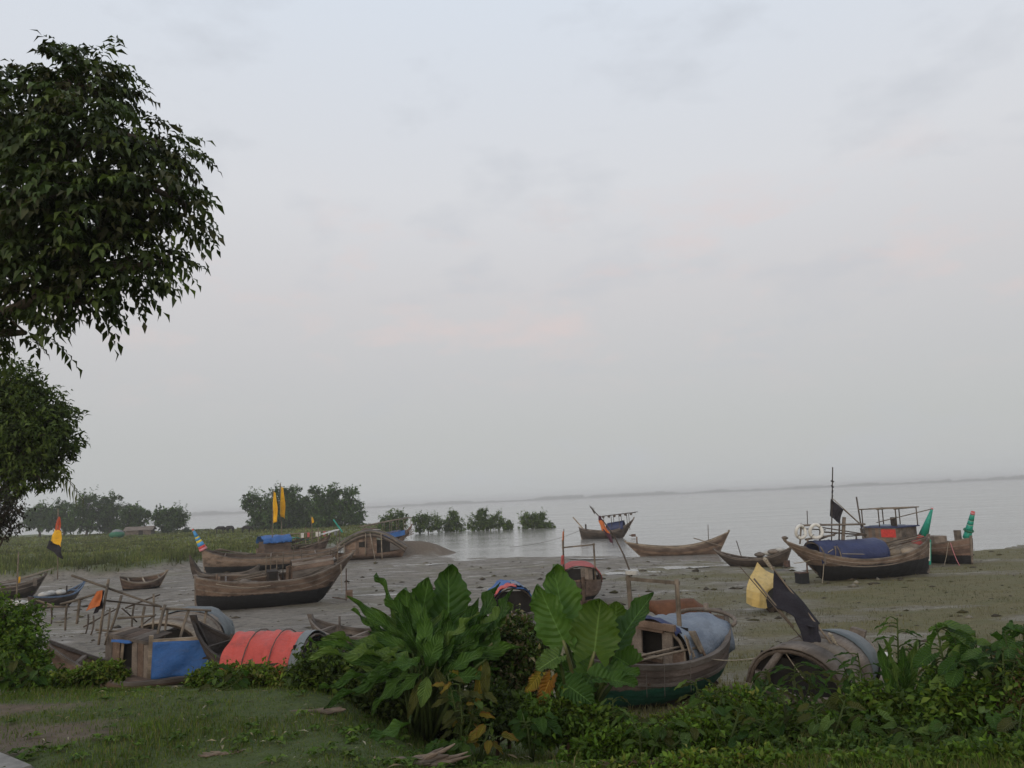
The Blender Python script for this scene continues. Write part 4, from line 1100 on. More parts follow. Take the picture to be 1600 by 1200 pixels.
# rightmost boat with ringed horn
r, L = boat('wooden_boat', 'rightmost boat with tarred bottom and ringed teal horn with pink tip', (1420, 874, 51.0), (1521, 876, 46.0), sink=.05)
WT6 = wood_tar('timber_tarred_right', (.11, .072, .056), (.18, .13, .105), .62)
h = Hull(L, 2.2, 1.25, rise=(.2, .36), rake=(.4, .14), endw=(.3, .06), keel=(.2, 0), full=3.0)
build_hull(r, h, 6, WT6, W_GREY, boards=7, thwarts=1, rub=(.22,))
MB().box((-L * .05, 0, 1.42), (1.1, .9, .45)).build('engine_box', W_GREY, r)
MB().box((L * .30, .1, 1.72), (.25, .3, .6)).build('mooring_bitt', W_GREY, r)
horn(r, (L * .5 - .32, 0, 1.50), (L * .5 + .42, 0, 3.10), .24, .11, [(.06, P_WHITE), (.30, P_TEAL), (.34, P_GREEN), (.54, P_TEAL), (.55, P_WHITE), (.69, P_TEAL), (.70, P_WHITE), (.90, P_TEAL), (.99, P_PINK), (1.0, P_RED)])
MB().tube([Vector((L * .5 - .32 + .74 * .34 + .22 * cos(a), .22 * sin(a), 1.5 + 1.6 * .34 - .09 * cos(a))) for a in np.linspace(0, 2 * pi, 17)], .055, 7, False).build('horn_ring', P_GREEN, r, True)
rope(r, 'mooring_rope', (L * .36, -.75, 1.35), (L * .52, -1.0, .05), .018, .2, P_PINK, False)
rope(r, 'mooring_rope', (L * .34, -.80, 1.35), (L * .36, -1.4, .05), .014, .1, ROPE, False)

# yellow sheet shelter over a small boat
YB, YL = boat('small_boat', 'small boat under a bright yellow bent sheet on the mud', (1204, 945, 28.7), (1222, 938, 30.4), sink=.0)
r, L = YB, YL
h = Hull(L + .2, .9, .40, rise=(.05, .2), rake=(.2, .3), endw=(.4, .1), keel=(0, .1))
build_hull(r, h, 4, W_DARK, W_DARK, boards=5, thwarts=1, rub=())
X = lambda px, py, Y: loc(r, at(px, py, Y))
ROWS = [[(1183, 879, 29.3), (1189, 886, 29.3), (1196, 892, 29.3), (1204, 896, 29.4), (1212, 898, 29.5)], [(1178, 891, 28.9), (1186, 897, 28.8), (1195, 902, 28.8), (1204, 905, 28.9), (1212, 907, 29.1)],
        [(1172, 902, 28.5), (1182, 906, 28.3), (1193, 910, 28.3), (1203, 913, 28.5), (1211, 914, 28.9)], [(1168, 914, 28.1), (1178, 916, 27.9), (1190, 919, 27.9), (1200, 920, 28.2), (1207, 918, 28.6)],
        [(1167, 921, 27.9), (1176, 925, 27.6), (1186, 927, 27.6), (1194, 927, 27.9), (1199, 925, 28.3)], [(1167, 932, 27.8), (1175, 936, 27.5), (1186, 939, 27.5), (1194, 939, 27.8), (1196, 938, 28.0)],
        [(1167, 942, 27.8), (1175, 947, 27.5), (1186, 950, 27.5), (1195, 951, 27.8), (1198, 950, 28.0)]]
MB().sheet([[X(*p) for p in rw] for rw in ROWS], .02).build('yellow_sheet', T_YELLOW, r, False)
MB().sheet([[X(1196, 926, 28.2), X(1226, 905, 29.6)], [X(1197, 950, 28.2), X(1226, 946, 29.6)]], .03).build('opening_shade', DARKNESS, r)  # dark sheet painting the shade in the shelter's open side

# grey arched canopy boat, near right
GB, GL = boat('canopy_boat', 'grey plank canopy boat with blue-grey metal sheet beneath the large black flag', (1232, 1100, 11.1), (1318, 1060, 13.2), sink=-.04, heel=radians(14))
r, L = GB, GL
h = Hull(L + .9, 1.45, .42, rise=(.1, .2), rake=(.2, .3), endw=(.4, .2), keel=(0, .1))
build_hull(r, h, 4, W_GREY, W_GREY, boards=6, thwarts=0, rub=())
arch_planks(r, 'bent_plank', -L * .5, L * .14, 1.32, .66, .30, [W_GREY, W_PALE, W_GREY], 3, ex=.8, seed=15, taper=.96)
arch_planks(r, 'metal_sheet', L * .10, L * .44, 1.30, .66, .30, [T_STEEL], 1, .012, ex=.8, seed=16, taper=.82)
arch_ribs(r, (-L * .485,), 1.28, .63, .30, BAMBOO_D, .028, .8)
MB().box((-L * .44, 0, .50), (.03, 1.14, .50)).build('canopy_shade_panel', DARKNESS, r)  # added panel, painted dark as the shade within the canopy
pole(r, 'prop_log', at(1160, 1100, 10.6), at(1226, 1010, 11.3), .05, W_DRIFT)
rope(r, 'mooring_rope', at(1222, 1018, 11.2), at(1112, 1030, 12.3), .009, .06)
rope(r, 'stay_rope', at(1226, 1018, 11.2), at(1290, 1100, 11.0), .008, .03)
sack_heap(r, [(L * .3, -.66, .72, .075)], 'net_float', P_WHITE, 3)

# ------------------------------------------------------------------ flags on poles
def flag(label, foot, top, cloths, r=.02, r2=None, pm=None, wig=0.0):
    """foot/top photo points; cloths: list of (four photo corners with distance, material, part name, fold)."""
    f = at(*foot)
    rt = thing('flag', label, 'flag', f, 0, 'flags on poles among the boats')
    pole(rt, 'flag_pole', f, at(*top), r, pm or BAMBOO, True, wig, r2)
    for k, (cs, m, nm, fd) in enumerate(cloths):
        cloth_patch([loc(rt, at(*c)) for c in cs], 12, 16, fd, 1.3, 31 + k).build(nm, m, rt, True)
    return rt
flag('taller bright yellow flag on thin mast, right of the pair', (441, 858, 73.0), (438, 755, 73.0), [([(439, 760, 73), (442, 762, 72.9), (446, 811, 72.5), (436, 804, 73.2)], F_YELLOW, 'cloth', .17)], .04)
flag('shorter bright yellow flag on thin mast, left of the pair', (425, 866, 72.0), (427, 764, 72.0), [([(427, 768, 72), (430, 770, 71.9), (434, 815, 71.6), (425, 818, 72.2)], F_YELLOW, 'cloth', .17)], .04)
flag('tiny yellow flag on a low stick beside the cluttered boat', (490, 860, 75.0), (486, 805, 75.0), [([(486, 807, 75), (489, 809, 75), (491, 816, 75), (486, 819, 75)], F_YELLOW, 'cloth', .05)], .035)
tf = flag('drooping red, yellow and black tricolour flag at the left meadow edge', (90, 905, 45.0), (91, 795, 45.0), [
    ([(90, 806, 45), (94, 808, 45), (95, 830, 44.9), (85, 828, 45.1)], F_RED, 'red_stripe', .05),
    ([(85, 827, 45.1), (95.3, 829, 44.9), (96.5, 855, 44.8), (78, 845, 45.1)], F_YELLOW, 'yellow_stripe', .07),
    ([(78, 844, 45.1), (96.5, 854, 44.8), (97, 874, 44.7), (74, 856, 45.1)], F_BLACK, 'black_stripe', .08)], .03)
flag('orange rag flag with dark edge tied to the bamboo frame at left', (157, 990, 19.2), (168, 912, 19.3), [
    ([(151, 924, 19.2), (160, 922, 19.2), (157, 946, 19.1), (133, 955, 19.2)], F_ORANGE, 'cloth', .04),
    ([(160, 922, 19.22), (163, 926, 19.3), (159, 950, 19.25), (147, 960, 19.25)], F_BLACK, 'dark_edge', .03)], .024)
of = flag('slanting orange and purple flag on a bending pole over the cabin boat', (987, 900, 12.9), (922, 792, 13.6), [
    ([(935, 806, 13.45), (938.5, 806, 13.45), (942, 815, 13.4), (935, 813, 13.4)], F_PURPLE, 'dark_tip', .008),
    ([(935, 812, 13.4), (943, 815, 13.4), (953, 836, 13.2), (941, 828, 13.25)], F_ORANGE, 'orange_stripe', .02),
    ([(941, 827, 13.25), (953, 835, 13.2), (959, 852, 13.05), (950, 842, 13.1)], F_PURPLE, 'purple_stripe', .02)], .014, .008, BAMBOO_D, .10)
for k in range(4): pole(of, 'pole_twig', at(929, 803, 13.5), at(921 + 2.2 * k, 789 + 1.5 * k, 13.6), .006, BAMBOO_D, True, 0, .003)
flag('thin orange rag on the left post of the bow-on boat', (880, 892, 34.0), (881, 826, 34.0), [
    ([(879, 831, 34), (881.5, 829, 34), (881.5, 843, 34), (878.5, 845, 34)], F_ORANGE, 'cloth', .02), ([(877, 868, 33.9), (881, 867, 33.9), (881, 882, 33.9), (876, 882, 33.9)], T_PINK, 'knotted_rag', .04)], .028, .014, BAMBOO_D)
flag('black square flag on the mast of the large right-hand boat', (1352, 826, 39.9), (1299, 777, 40.2), [([(1298, 779, 40.2), (1318, 796, 40.1), (1311, 818, 40.0), (1297, 806, 40.2)], F_BLACK, 'cloth', .09)], .03, .02, BAMBOO)
bf = flag('large dark purple-black flag drooping over the grey plank canopy', (1316, 1028, 11.6), (1199, 876, 12.2), [
    ([(1210, 889, 12.15), (1282, 974, 11.85), (1268, 982, 11.6), (1207, 945, 11.8)], F_BLACK, 'cloth', .035),
    ([(1241, 962, 11.66), (1279, 973, 11.8), (1281, 1004, 11.6), (1259, 1006, 11.5)], F_BLACK, 'hanging_corner', .03)], .016, .012, BAMBOO)
for k in range(6): MB().tube([loc(bf, at(1194 + 1.2 * k, 873 + 2 * k, 12.2)), loc(bf, at(1198 + 2 * k, 876 + 3 * k, 12.15))], .03 - .003 * k, 6).build('rope_knot', ROPE, bf)
for k in range(5): MB().tube([loc(bf, at(1295 + 2.2 * k, 990 + 4 * k, 11.75)), loc(bf, at(1300 + 2.2 * k, 993 + 4 * k, 11.7))], .022, 6).build('rope_knot', ROPE, bf)
pl = thing('leaning_pole', 'thin dark pole leaning left of the large black flag', 'pole', at(1253, 998, 11.6), 0, 'loose poles')
pole(pl, 'shaft', at(1253, 998, 11.6), at(1155, 884, 12.0), .008, BAMBOO_D)
pl = thing('leaning_pole', 'short bamboo pole slanting in front of the yellow sheet', 'pole', at(1240, 980, 11.7), 0, 'loose poles')
pole(pl, 'shaft', at(1240, 980, 11.7), at(1178, 904, 12.0), .014, BAMBOO)
pl = thing('upright_pole', 'thin upright stick above the thicket at the far left', 'pole', at(26, 935, 46), 0, 'loose poles')
pole(pl, 'shaft', at(26, 935, 46), at(29, 862, 46), .05, BAMBOO, True, 0, .03)
# white net floats by the far left boats
for k, (px, py, lb) in enumerate(((19, 922, 'white round float left of the stick, beside the dark cluttered boat'), (32, 926, 'white round float right of the stick, beside the dark cluttered boat'), (52, 922, 'cream float bundle in front of the blue-gunwale boat'))):
    p = at(px, py, 44.5); zg = gz(p.x, p.y)
    rt = thing('net_float', lb, 'float', (p.x, p.y, zg - .02), 0, 'net floats on the mud')
    sack_heap(rt, [(0, 0, .26, .26)], 'float_body', T_WHITE, k); MB().tube([(0, 0, .40), (0, 0, .50)], .03, 6).build('float_eye', ROPE, rt)
# drying rail with laundry beyond the boats
dr = thing('drying_rail', 'long bamboo rail with rags hung out to dry before the tree clump', 'drying rail', at(470, 848, 84), 0)
pole(dr, 'rail', at(412, 838, 82), at(532, 828, 86), .05, BAMBOO)
for i, px in enumerate((415, 440, 468, 497, 530)): pole(dr, 'post', at(px, 853 - .03 * (px - 412), 82 + (px - 412) * .033), at(px, 836 - (px - 412) * .083, 82 + (px - 412) * .033), .04, BAMBOO)
for i, (px, w, m) in enumerate(((470, 5, T_WHITE), (480, 4, T_PINK), (493, 8, T_WHITE), (505, 4, T_PINK), (513, 4, T_WHITE), (522, 5, T_GREY))):
    Y = 82 + (px - 412) * .033 - .1; y0 = 838 - (px - 412) * .083
    cloth_patch([loc(dr, at(px, y0, Y)), loc(dr, at(px + w, y0 - .3, Y)), loc(dr, at(px + w, y0 + 8, Y)), loc(dr, at(px, y0 + 7.5, Y))], 5, 5, .04, 1, i).build('hung_cloth', m, dr, True)
tp = thing('teal_oar', 'teal painted oar leaning beside the bowed-roof boat', 'oar', at(534, 830, 75), 0)
pole(tp, 'shaft', at(535, 832, 75), at(521, 812, 75), .07, P_TEAL); MB().beam(loc(tp, at(535, 831, 75)), loc(tp, at(529, 822, 75)), .30, .05).build('blade', P_TEAL, tp)
# far huts and covered heap in the meadow
def hut(px, py, Y, w, d, hgt, label, wall, roofm):
    p = at(px, py, Y); rt = thing('hut', label, 'hut', (p.x, p.y, gz(p.x, p.y)), radians(12))
    MB().box((0, 0, hgt * .4), (w, d, hgt * .8)).build('wall', wall, rt)
    MB().box((w * .1, -d / 2 - .02, hgt * .35), (.9, .05, hgt * .65)).build('door', DARKNESS, rt)  # flat panel in the near-black colour of the openings
    for s in (-1, 1): MB().sheet([[(-w * .58, 0, hgt * 1.25), (w * .58, 0, hgt * 1.25)], [(-w * .58, s * d * .62, hgt * .72), (w * .58, s * d * .62, hgt * .72)]], .06 * s).build('roof_slope', roofm, rt)
hut(219, 834, 176, 5.2, 3.5, 1.5, 'low grey thatched hut under the round meadow trees', W_GREY, W_GREY)
p = at(182, 838, 160)
hp = thing('covered_heap', 'pale netted heap in the meadow left of the low hut', 'heap', (p.x, p.y, gz(p.x, p.y) - .1), 0)
sack_heap(hp, [(0, 0, .7, 1.25)], 'mound', P_GREEN, 5); sack_heap(hp, [(.1, 0, 1.2, .85)], 'net_cover', T_GREY, 6)

# ------------------------------------------------------------------ foliage kit
LEAF = mat_leaf('foliage', .6, .14, .25)
LEAF_GLOSS = mat_leaf('foliage_glossy', .5, .18, .22)
GRASS = mat_leaf('grass_blades', .7, .15, .2)
RNG = np.random.RandomState(21)
def unit(v): return v / np.maximum(np.linalg.norm(v, axis=-1, keepdims=True), 1e-9)
def rand_dirs(n, rng): return unit(rng.normal(size=(n, 3)))
def leaf_cloud(pos, dirs, nrm, size, aspect, tint, fold=.25, droop=.25, rng=RNG):
    """Folded pointed leaves: 6 verts and 4 triangles each. Returns verts, tris, tints."""
    n = len(pos); dirs = unit(dirs); side = unit(np.cross(nrm, dirs)); up = np.cross(dirs, side)
    L = size[:, None]; W = L * aspect
    base = pos; mid = pos + dirs * L * .48 + up * L * .06; tip = pos + dirs * L - up * L * droop
    l = mid + side * W * .5 + up * W * fold; r = mid - side * W * .5 + up * W * fold
    V = np.stack([base, l, mid, r, tip], 1).reshape(-1, 3)
    o = (np.arange(n) * 5)[:, None]
    Fc = np.concatenate([o + np.array([[0, 2, 1]]), o + np.array([[0, 3, 2]]), o + np.array([[1, 2, 4]]), o + np.array([[2, 3, 4]])], 0)
    T = np.repeat(tint, 5, axis=0)
    return V, Fc, T
def tints(n, pal, rng, jit=.18):
    pal = np.array(pal); t = pal[rng.randint(0, len(pal), n)]
    return np.clip(t * (1 + jit * rng.normal(size=(n, 1))), .004, 1)
PAL_DARK = [(0.033, 0.051, 0.013), (0.045, 0.066, 0.014), (0.054, 0.074, 0.019), (0.039, 0.060, 0.019)]
PAL_MID = [(0.045, 0.078, 0.013), (0.062, 0.101, 0.017), (0.077, 0.113, 0.020), (0.054, 0.090, 0.019)]
PAL_FAR = [(0.034, 0.066, 0.015), (0.043, 0.083, 0.017), (0.053, 0.094, 0.019)]
PAL_BUSH = [(0.047, 0.091, 0.012), (0.069, 0.128, 0.014), (0.089, 0.146, 0.019), (0.056, 0.100, 0.014), (0.082, 0.114, 0.019)]
PAL_WEED = [(0.077, 0.128, 0.016), (0.104, 0.153, 0.019), (0.063, 0.110, 0.014), (0.119, 0.143, 0.025), (0.140, 0.143, 0.033)]
PAL_DRY = [(.16, .13, .07), (.13, .10, .055), (.20, .17, .10)]

def clump_points(blobs, n_clump, rng, shell=.5):
    """blobs: (centre, radii). Clump centres spread through the outer part of each ellipsoid."""
    vol = np.array([b_[1][0] * b_[1][1] * b_[1][2] for b_ in blobs]) ** .8; vol /= vol.sum()
    C, N, S = [], [], []
    for (c, r), f in zip(blobs, vol):
        k = max(4, int(n_clump * f)); d = rand_dirs(k, rng); d[:, 2] = d[:, 2] * .9 + .08
        rad = shell + (1 - shell) * rng.rand(k, 1) ** .6
        rad *= 1 + .20 * rng.normal(size=(k, 1))
        C.append(np.array(c) + d * rad * np.array(r)); N.append(d); S.append(np.full(k, min(r)))
    return np.concatenate(C), np.concatenate(N), np.concatenate(S)
def tree(name, label, cat, foot, blobs, n_clump, per, leaf, pal, trunk_r, aspect=.45, group=None, clump_r=.16, limb_every=4, mat=None, seed=0, droop=.3, hang=.25, bark=None, trunk_top=None, shell=.5, wild=0):
    rng = np.random.RandomState(seed)
    rt = thing(name, label, cat, foot, 0, group)
    fo = np.array(foot)
    blobs = [(np.array(c, float) - fo, r) for c, r in blobs]
    C, N, S = clump_points(blobs, n_clump, rng, shell)
    k = len(C)
    light = .6 + .85 * rng.rand(k)                                     # clump to clump variety
    pos = np.repeat(C, per, 0) + rng.normal(size=(k * per, 3)) * (clump_r * np.repeat(S, per))[:, None] * np.array([1, 1, .75])
    out = np.repeat(N, per, 0); dirs = out * .7 + rng.normal(size=(k * per, 3)) * .7; dirs[:, 2] -= hang
    nrm = rng.normal(size=(k * per, 3)) * .55; nrm[:, 2] += 1.0
    sz = leaf * (.65 + .7 * rng.rand(k * per))
    T = tints(k * per, pal, rng) * np.repeat(light, per)[:, None]
    if wild:                                                           # stray shoots that break the outline
        sel = rng.randint(0, k, wild); m = 9
        sdv = N[sel] * .5 + rng.normal(size=(wild, 3)) * .35; sdv[:, 2] += .9; sdv = unit(sdv); ln_ = (.5 + .9 * rng.rand(wild)) * S[sel]
        fr = np.tile(np.linspace(.1, 1, m), wild)
        sp = np.repeat(C[sel], m, 0) + np.repeat(sdv * ln_[:, None], m, 0) * fr[:, None]
        ddv = rng.normal(size=(wild * m, 3)); ddv[:, 2] = ddv[:, 2] * .4 + .2
        pos = np.concatenate([pos, sp]); dirs = np.concatenate([dirs, ddv]); nrm = np.concatenate([nrm, rng.normal(size=(wild * m, 3)) * .5 + np.array([0, 0, 1])])
        sz = np.concatenate([sz, leaf * (.6 + .6 * rng.rand(wild * m))]); T = np.concatenate([T, tints(wild * m, pal, rng) * 1.2])
    V, Fc, Tt = leaf_cloud(pos, dirs, nrm, sz, aspect, T, droop=droop)
    fast_mesh('crown', V, Fc, 3, mat or LEAF, Tt, rt)
    # trunk and limbs
    mb = MB(); cen = np.mean([b_[0] for b_ in blobs], 0)
    top = Vector(trunk_top) - Vector(foot) if trunk_top is not None else Vector((cen[0] * .8, cen[1] * .8, cen[2] * .75))
    pts = [Vector((0, 0, -.3)), top * .35 + Vector((trunk_r * .6, 0, 0)), top * .7 - Vector((trunk_r * .5, 0, 0)), top]
    mb.tube(pts, [trunk_r * 1.25, trunk_r, trunk_r * .8, trunk_r * .6], 9)
    for c, r in blobs:
        c = Vector(c); st = top * random.uniform(.55, .98); m = st.lerp(c, .5) + Vector((0, 0, .08 * (c - st).length))
        mb.tube([st, m, c], [trunk_r * .5, trunk_r * .36, trunk_r * .2], 6)
        sel = [p for p in C if np.linalg.norm((p - np.array(c)) / np.array(r)) < 1.25][::limb_every]
        for p in sel[:26]:
            p = Vector(p); mb.tube([c.lerp(m, .25), c.lerp(p, .55) + Vector((0, 0, .05)), p], [trunk_r * .16, trunk_r * .10, trunk_r * .04], 4, False)
    mb.build('trunk', bark or BARK, rt, True)
    return rt
def pxblob(px, py, Y, rx, ry=None, rd=None):
    """Crown lobe: photo centre, distance and radii in photo pixels."""
    k = Y / F_PX; ry = ry or rx; rd = rd or (rx + ry) / 2
    return (tuple(at(px, py, Y)), (rx * k, rd * k, ry * k))

# ------------------------------------------------------------------ far trees
FG = 'trees at the far end of the meadow'
FGM = 'mangrove bushes standing in the shallow water'
def far_tree(label, Y, foot_px, blobs, seed, n=150, per=16, leaf=.75, name='tree', group=FG, tr=.25, foot_z=None, pal=PAL_FAR):
    f = at(foot_px[0], foot_px[1], Y); z = gz(f.x, f.y) if foot_z is None else foot_z
    return tree(name, label, 'tree', (f.x, f.y, z), [pxblob(x, y, Y + dy, rx, ry) for (x, y, rx, ry, dy) in blobs], int(n * 1.15), per, leaf * .9, pal, tr, group=group, seed=seed, clump_r=.17, limb_every=5, aspect=.5, shell=.5, wild=int(n * .25))
far_tree('pale far tree behind the leftmost end of the meadow tree row', 200, (62, 832), [(62, 806, 17, 16, 0), (48, 815, 10, 12, 1), (72, 820, 12, 11, 0)], 1)
far_tree('slim dark tree just right of the tricolour flag top', 196, (100, 832), [(98, 800, 12, 16, 0), (88, 815, 12, 12, 0), (108, 818, 12, 12, 0)], 2)
far_tree('tallest bushy tree of the left meadow row', 188, (135, 834), [(140, 792, 15, 18, 0), (128, 806, 16, 18, -1), (146, 815, 14, 18, 0), (120, 822, 12, 12, 0), (141, 778, 8, 8, 0)], 3, 190)
far_tree('twin-topped tall tree right of the tallest meadow tree', 190, (172, 834), [(160, 788, 7, 12, 0), (176, 790, 9, 14, 0), (168, 808, 12, 16, 0), (172, 823, 12, 12, 1), (184, 800, 6, 8, 0)], 4, 170)
far_tree('rounded tree with ragged right side above the low hut', 182, (206, 834), [(203, 804, 12, 15, 0), (200, 820, 12, 12, 0), (221, 803, 10, 9, 0), (215, 820, 10, 10, 0), (230, 805, 5, 6, 0)], 5, 150)
far_tree('round isolated tree at the right end of the meadow row', 180, (262, 834), [(255, 806, 15, 12, 0), (275, 810, 13, 14, 0), (262, 820, 17, 12, 0), (284, 814, 6, 8, 0)], 6, 150)
far_tree('tiny bush at the water right of the round meadow tree', 182, (291, 835), [(291, 830, 7, 4, 0)], 7, 30, 14, .4, 'bush', tr=.08)
far_tree('tall ragged tree forming the left part of the big clump', 170, (424, 838), [(392, 787, 13, 14, 0), (384, 783, 6, 8, 0), (410, 798, 18, 18, 0), (435, 783, 18, 17, 0), (450, 772, 16, 10, 0), (425, 812, 20, 18, 0), (446, 805, 18, 20, 0), (402, 820, 14, 14, 0)], 8, 330, 18)
far_tree('rounded tree in the middle of the big clump behind the yellow flags', 172, (470, 838), [(472, 792, 16, 15, 1), (478, 815, 20, 20, 0), (462, 825, 18, 14, 0), (455, 795, 12, 14, 0)], 9, 220, 18)
far_tree('tall ragged tree forming the right part of the big clump', 168, (520, 838), [(490, 770, 10, 9, 0), (524, 768, 11, 11, 0), (510, 785, 20, 16, 0), (545, 780, 14, 14, 0), (520, 810, 22, 20, 0), (550, 805, 17, 20, 0), (500, 800, 14, 18, 0), (562, 818, 9, 16, 0), (505, 826, 18, 14, 0)], 10, 340, 18)
def mangrove(label, Y, px, base_y, blobs, seed, n=110):
    f = at(px, base_y, Y)
    far_tree(label, Y, (px, base_y), blobs, seed, n, 16, .46, 'mangrove', FGM, .10, max(-.3, gz(f.x, f.y)), PAL_MID)
mangrove('mangrove half hidden behind the drying frame boat', 128, 615, 834, [(604, 820, 10, 12, 0), (618, 806, 10, 9, 0), (628, 815, 8, 12, 0), (615, 824, 16, 10, 0)], 11)
mangrove('broad mangrove left of the pointed one, nearest the mud bank', 140, 668, 833, [(658, 812, 11, 9, 0), (670, 818, 12, 12, 0), (682, 818, 9, 11, 0), (656, 823, 9, 8, 0), (688, 826, 6, 6, 0)], 12, 130)
mangrove('pointed mangrove standing in the water beside the broad one', 142, 709, 832, [(709, 808, 9, 9, 0), (709, 820, 14, 11, 0), (700, 826, 8, 6, 0), (720, 826, 8, 6, 0)], 13, 110)
mangrove('wide double mangrove in the middle of the row', 140, 760, 831, [(752, 806, 8, 9, 0), (745, 818, 11, 11, 0), (762, 818, 13, 11, 0), (777, 815, 10, 11, 0), (757, 801, 7, 5, 0)], 14, 150)
mangrove('little mangrove sapling right of the wide double one', 138, 793, 831, [(793, 822, 6, 7, 0)], 15, 34)
mangrove('square-topped mangrove at the right end of the row', 139, 832, 831, [(823, 813, 9, 10, 0), (840, 810, 11, 8, 0), (845, 820, 7, 9, 0), (824, 823, 9, 7, 0)], 16, 130)
mangrove('drooping mangrove sapling furthest right in the water', 138, 858, 832, [(858, 822, 7, 4, 0), (861, 827, 4, 5, 0)], 17, 34)

# ------------------------------------------------------------------ the big tree reaching in from the left, with feathered leaves
def spray_tree():
    rng = np.random.RandomState(77)
    Y0 = 10.0
    foot = Vector((-9.2, 10.2, 0)); foot.z = gz(foot.x, foot.y)
    rt = thing('tree', 'large near tree with drooping feathered leaves filling the upper left corner', 'tree', foot)
    fo = np.array(foot)
    B_ = [(125, 140, 9.8, 72, 62), (150, 110, 10, 50, 40), (30, 175, 9.6, 70, 80), (175, 160, 10.2, 34, 36), (150, 230, 9.6, 110, 70), (245, 235, 10, 56, 42), (275, 250, 9.9, 26, 32), (230, 310, 9.7, 80, 55),
          (286, 335, 9.8, 34, 42), (120, 330, 9.4, 100, 80), (35, 310, 9.6, 90, 100), (170, 405, 9.6, 95, 60), (250, 405, 9.7, 34, 34), (60, 430, 9.5, 80, 60), (130, 460, 9.6, 60, 36), (25, 505, 9.7, 55, 46),
          (-60, 200, 10, 90, 110), (-80, 380, 10, 100, 120), (-160, 280, 10.4, 120, 150), (205, 445, 9.6, 34, 26)]
    blobs = [pxblob(x, y, Y, rx * .82, ry * .84, (rx + ry) * .5) for (x, y, Y, rx, ry) in B_]
    blobs = [(np.array(c) - fo, r) for c, r in blobs]
    C, N, S = clump_points(blobs, 2300, rng, .48)
    k = len(C)
    light = .7 + .8 * rng.rand(k) ** 1.5
    allp, alld, alln, alls, allt = [], [], [], [], []
    sd = N * np.array([1, 1, .5]) + rng.normal(size=(k, 3)) * .55; sd[:, 2] += .1; sd = unit(sd)
    sl = .28 + .2 * rng.rand(k)
    tt = tints(k, PAL_DARK + [(.042, .056, .020), (.050, .052, .024)], rng) * light[:, None]
    up = np.array([0, 0, 1.0])
    side = unit(np.cross(sd, up) + 1e-4)
    for j in range(6):                                                 # pairs of leaflets along a drooping stalk, one at the end
        f = (j + .6) / 6
        p = C + sd * (sl * f)[:, None] - up * (sl * .55 * f * f)[:, None]
        for s in ((-1, 1) if j < 5 else (0,)):
            d = sd * (.55 if s else 1.0) + side * s * .8 - up * (.45 + .5 * f) + rng.normal(size=(k, 3)) * .15
            allp.append(p); alld.append(d); n_ = rng.normal(size=(k, 3)) * .35 + up; alln.append(n_)
            alls.append((.11 + .075 * rng.rand(k)) * (1.1 if not s else 1)); allt.append(tt * (.9 + .2 * rng.rand(k, 1)))
    V, Fc, T = leaf_cloud(np.concatenate(allp), np.concatenate(alld), np.concatenate(alln), np.concatenate(alls), .40, np.concatenate(allt), droop=.22)
    fast_mesh('crown', V, Fc, 3, LEAF_GLOSS, T, rt)
    mb = MB()
    A = lambda px, py, Y: Vector(at(px, py, Y)) - foot
    fork = A(-160, 560, 10.2)
    mb.tube([Vector((0, 0, -.4)), Vector((.05, 0, 1.2)), fork * .7 + Vector((-.1, 0, 0)), fork], [.34, .27, .22, .19], 10)
    limbs = [[fork, A(-60, 520, 10), A(60, 465, 9.8), A(130, 420, 9.7), A(190, 370, 9.7)], [fork, A(-60, 420, 10), A(20, 330, 9.8), A(90, 230, 9.8), A(120, 140, 9.8)], [A(20, 330, 9.8), A(130, 300, 9.7), A(230, 290, 9.8), A(290, 320, 9.8)],
             [fork, A(-140, 330, 10.2), A(-60, 180, 10)], [A(60, 465, 9.8), A(120, 470, 9.6), A(150, 470, 9.6)], [A(-60, 520, 10), A(0, 520, 9.8), A(40, 520, 9.7)], [A(90, 230, 9.8), A(190, 210, 9.9), A(250, 230, 9.9)], [A(130, 420, 9.7), A(210, 420, 9.7), A(265, 405, 9.7)]]
    for lm in limbs: mb.tube(lm, np.linspace(.10, .03, len(lm)), 7)
    nodes = [p for lm in limbs for p in lm[1:]]
    for p in C[::7]:
        p = Vector(p); q = min(nodes, key=lambda n: (n - p).length)
        mb.tube([q, q.lerp(p, .5) + Vector((0, 0, .06)), p], [.018, .011, .005], 4, False)
    mb.build('trunk', BARK, rt, True)
spray_tree()
f = at(-230, 850, 19); f.z = gz(f.x, f.y)
tree('tree', 'dense rounded tree below the large near tree at the left edge', 'tree', tuple(f), [pxblob(x, y, Y, rx, ry) for (x, y, Y, rx, ry) in
     ((20, 610, 18, 50, 40), (55, 640, 18, 42, 45), (85, 675, 18, 34, 34), (40, 690, 17.6, 55, 50), (95, 705, 18, 26, 26), (10, 730, 18, 45, 40), (60, 735, 17.8, 36, 30), (-60, 660, 18, 70, 90), (10, 770, 18, 26, 18))],
     760, 22, .15, [(.046, .072, .018), (.060, .088, .020), (.072, .100, .024), (.050, .074, .020)], .20, .36, None, .20, 5, seed=31, hang=.5, trunk_top=tuple(at(-150, 740, 19)))
f = at(-70, 870, 14); f.z = gz(f.x, f.y)
tree('shrub', 'sparse dark purplish twiggy shrub at the left edge under the trees', 'shrub', tuple(f), [pxblob(x, y, 14, rx, ry) for (x, y, rx, ry) in ((8, 800, 24, 26), (22, 812, 14, 18), (-30, 800, 40, 40), (0, 830, 16, 14))],
     150, 12, .075, [(.030, .026, .024), (.040, .034, .028), (.026, .030, .020)], .05, .45, None, .3, 2, seed=32, hang=.4)

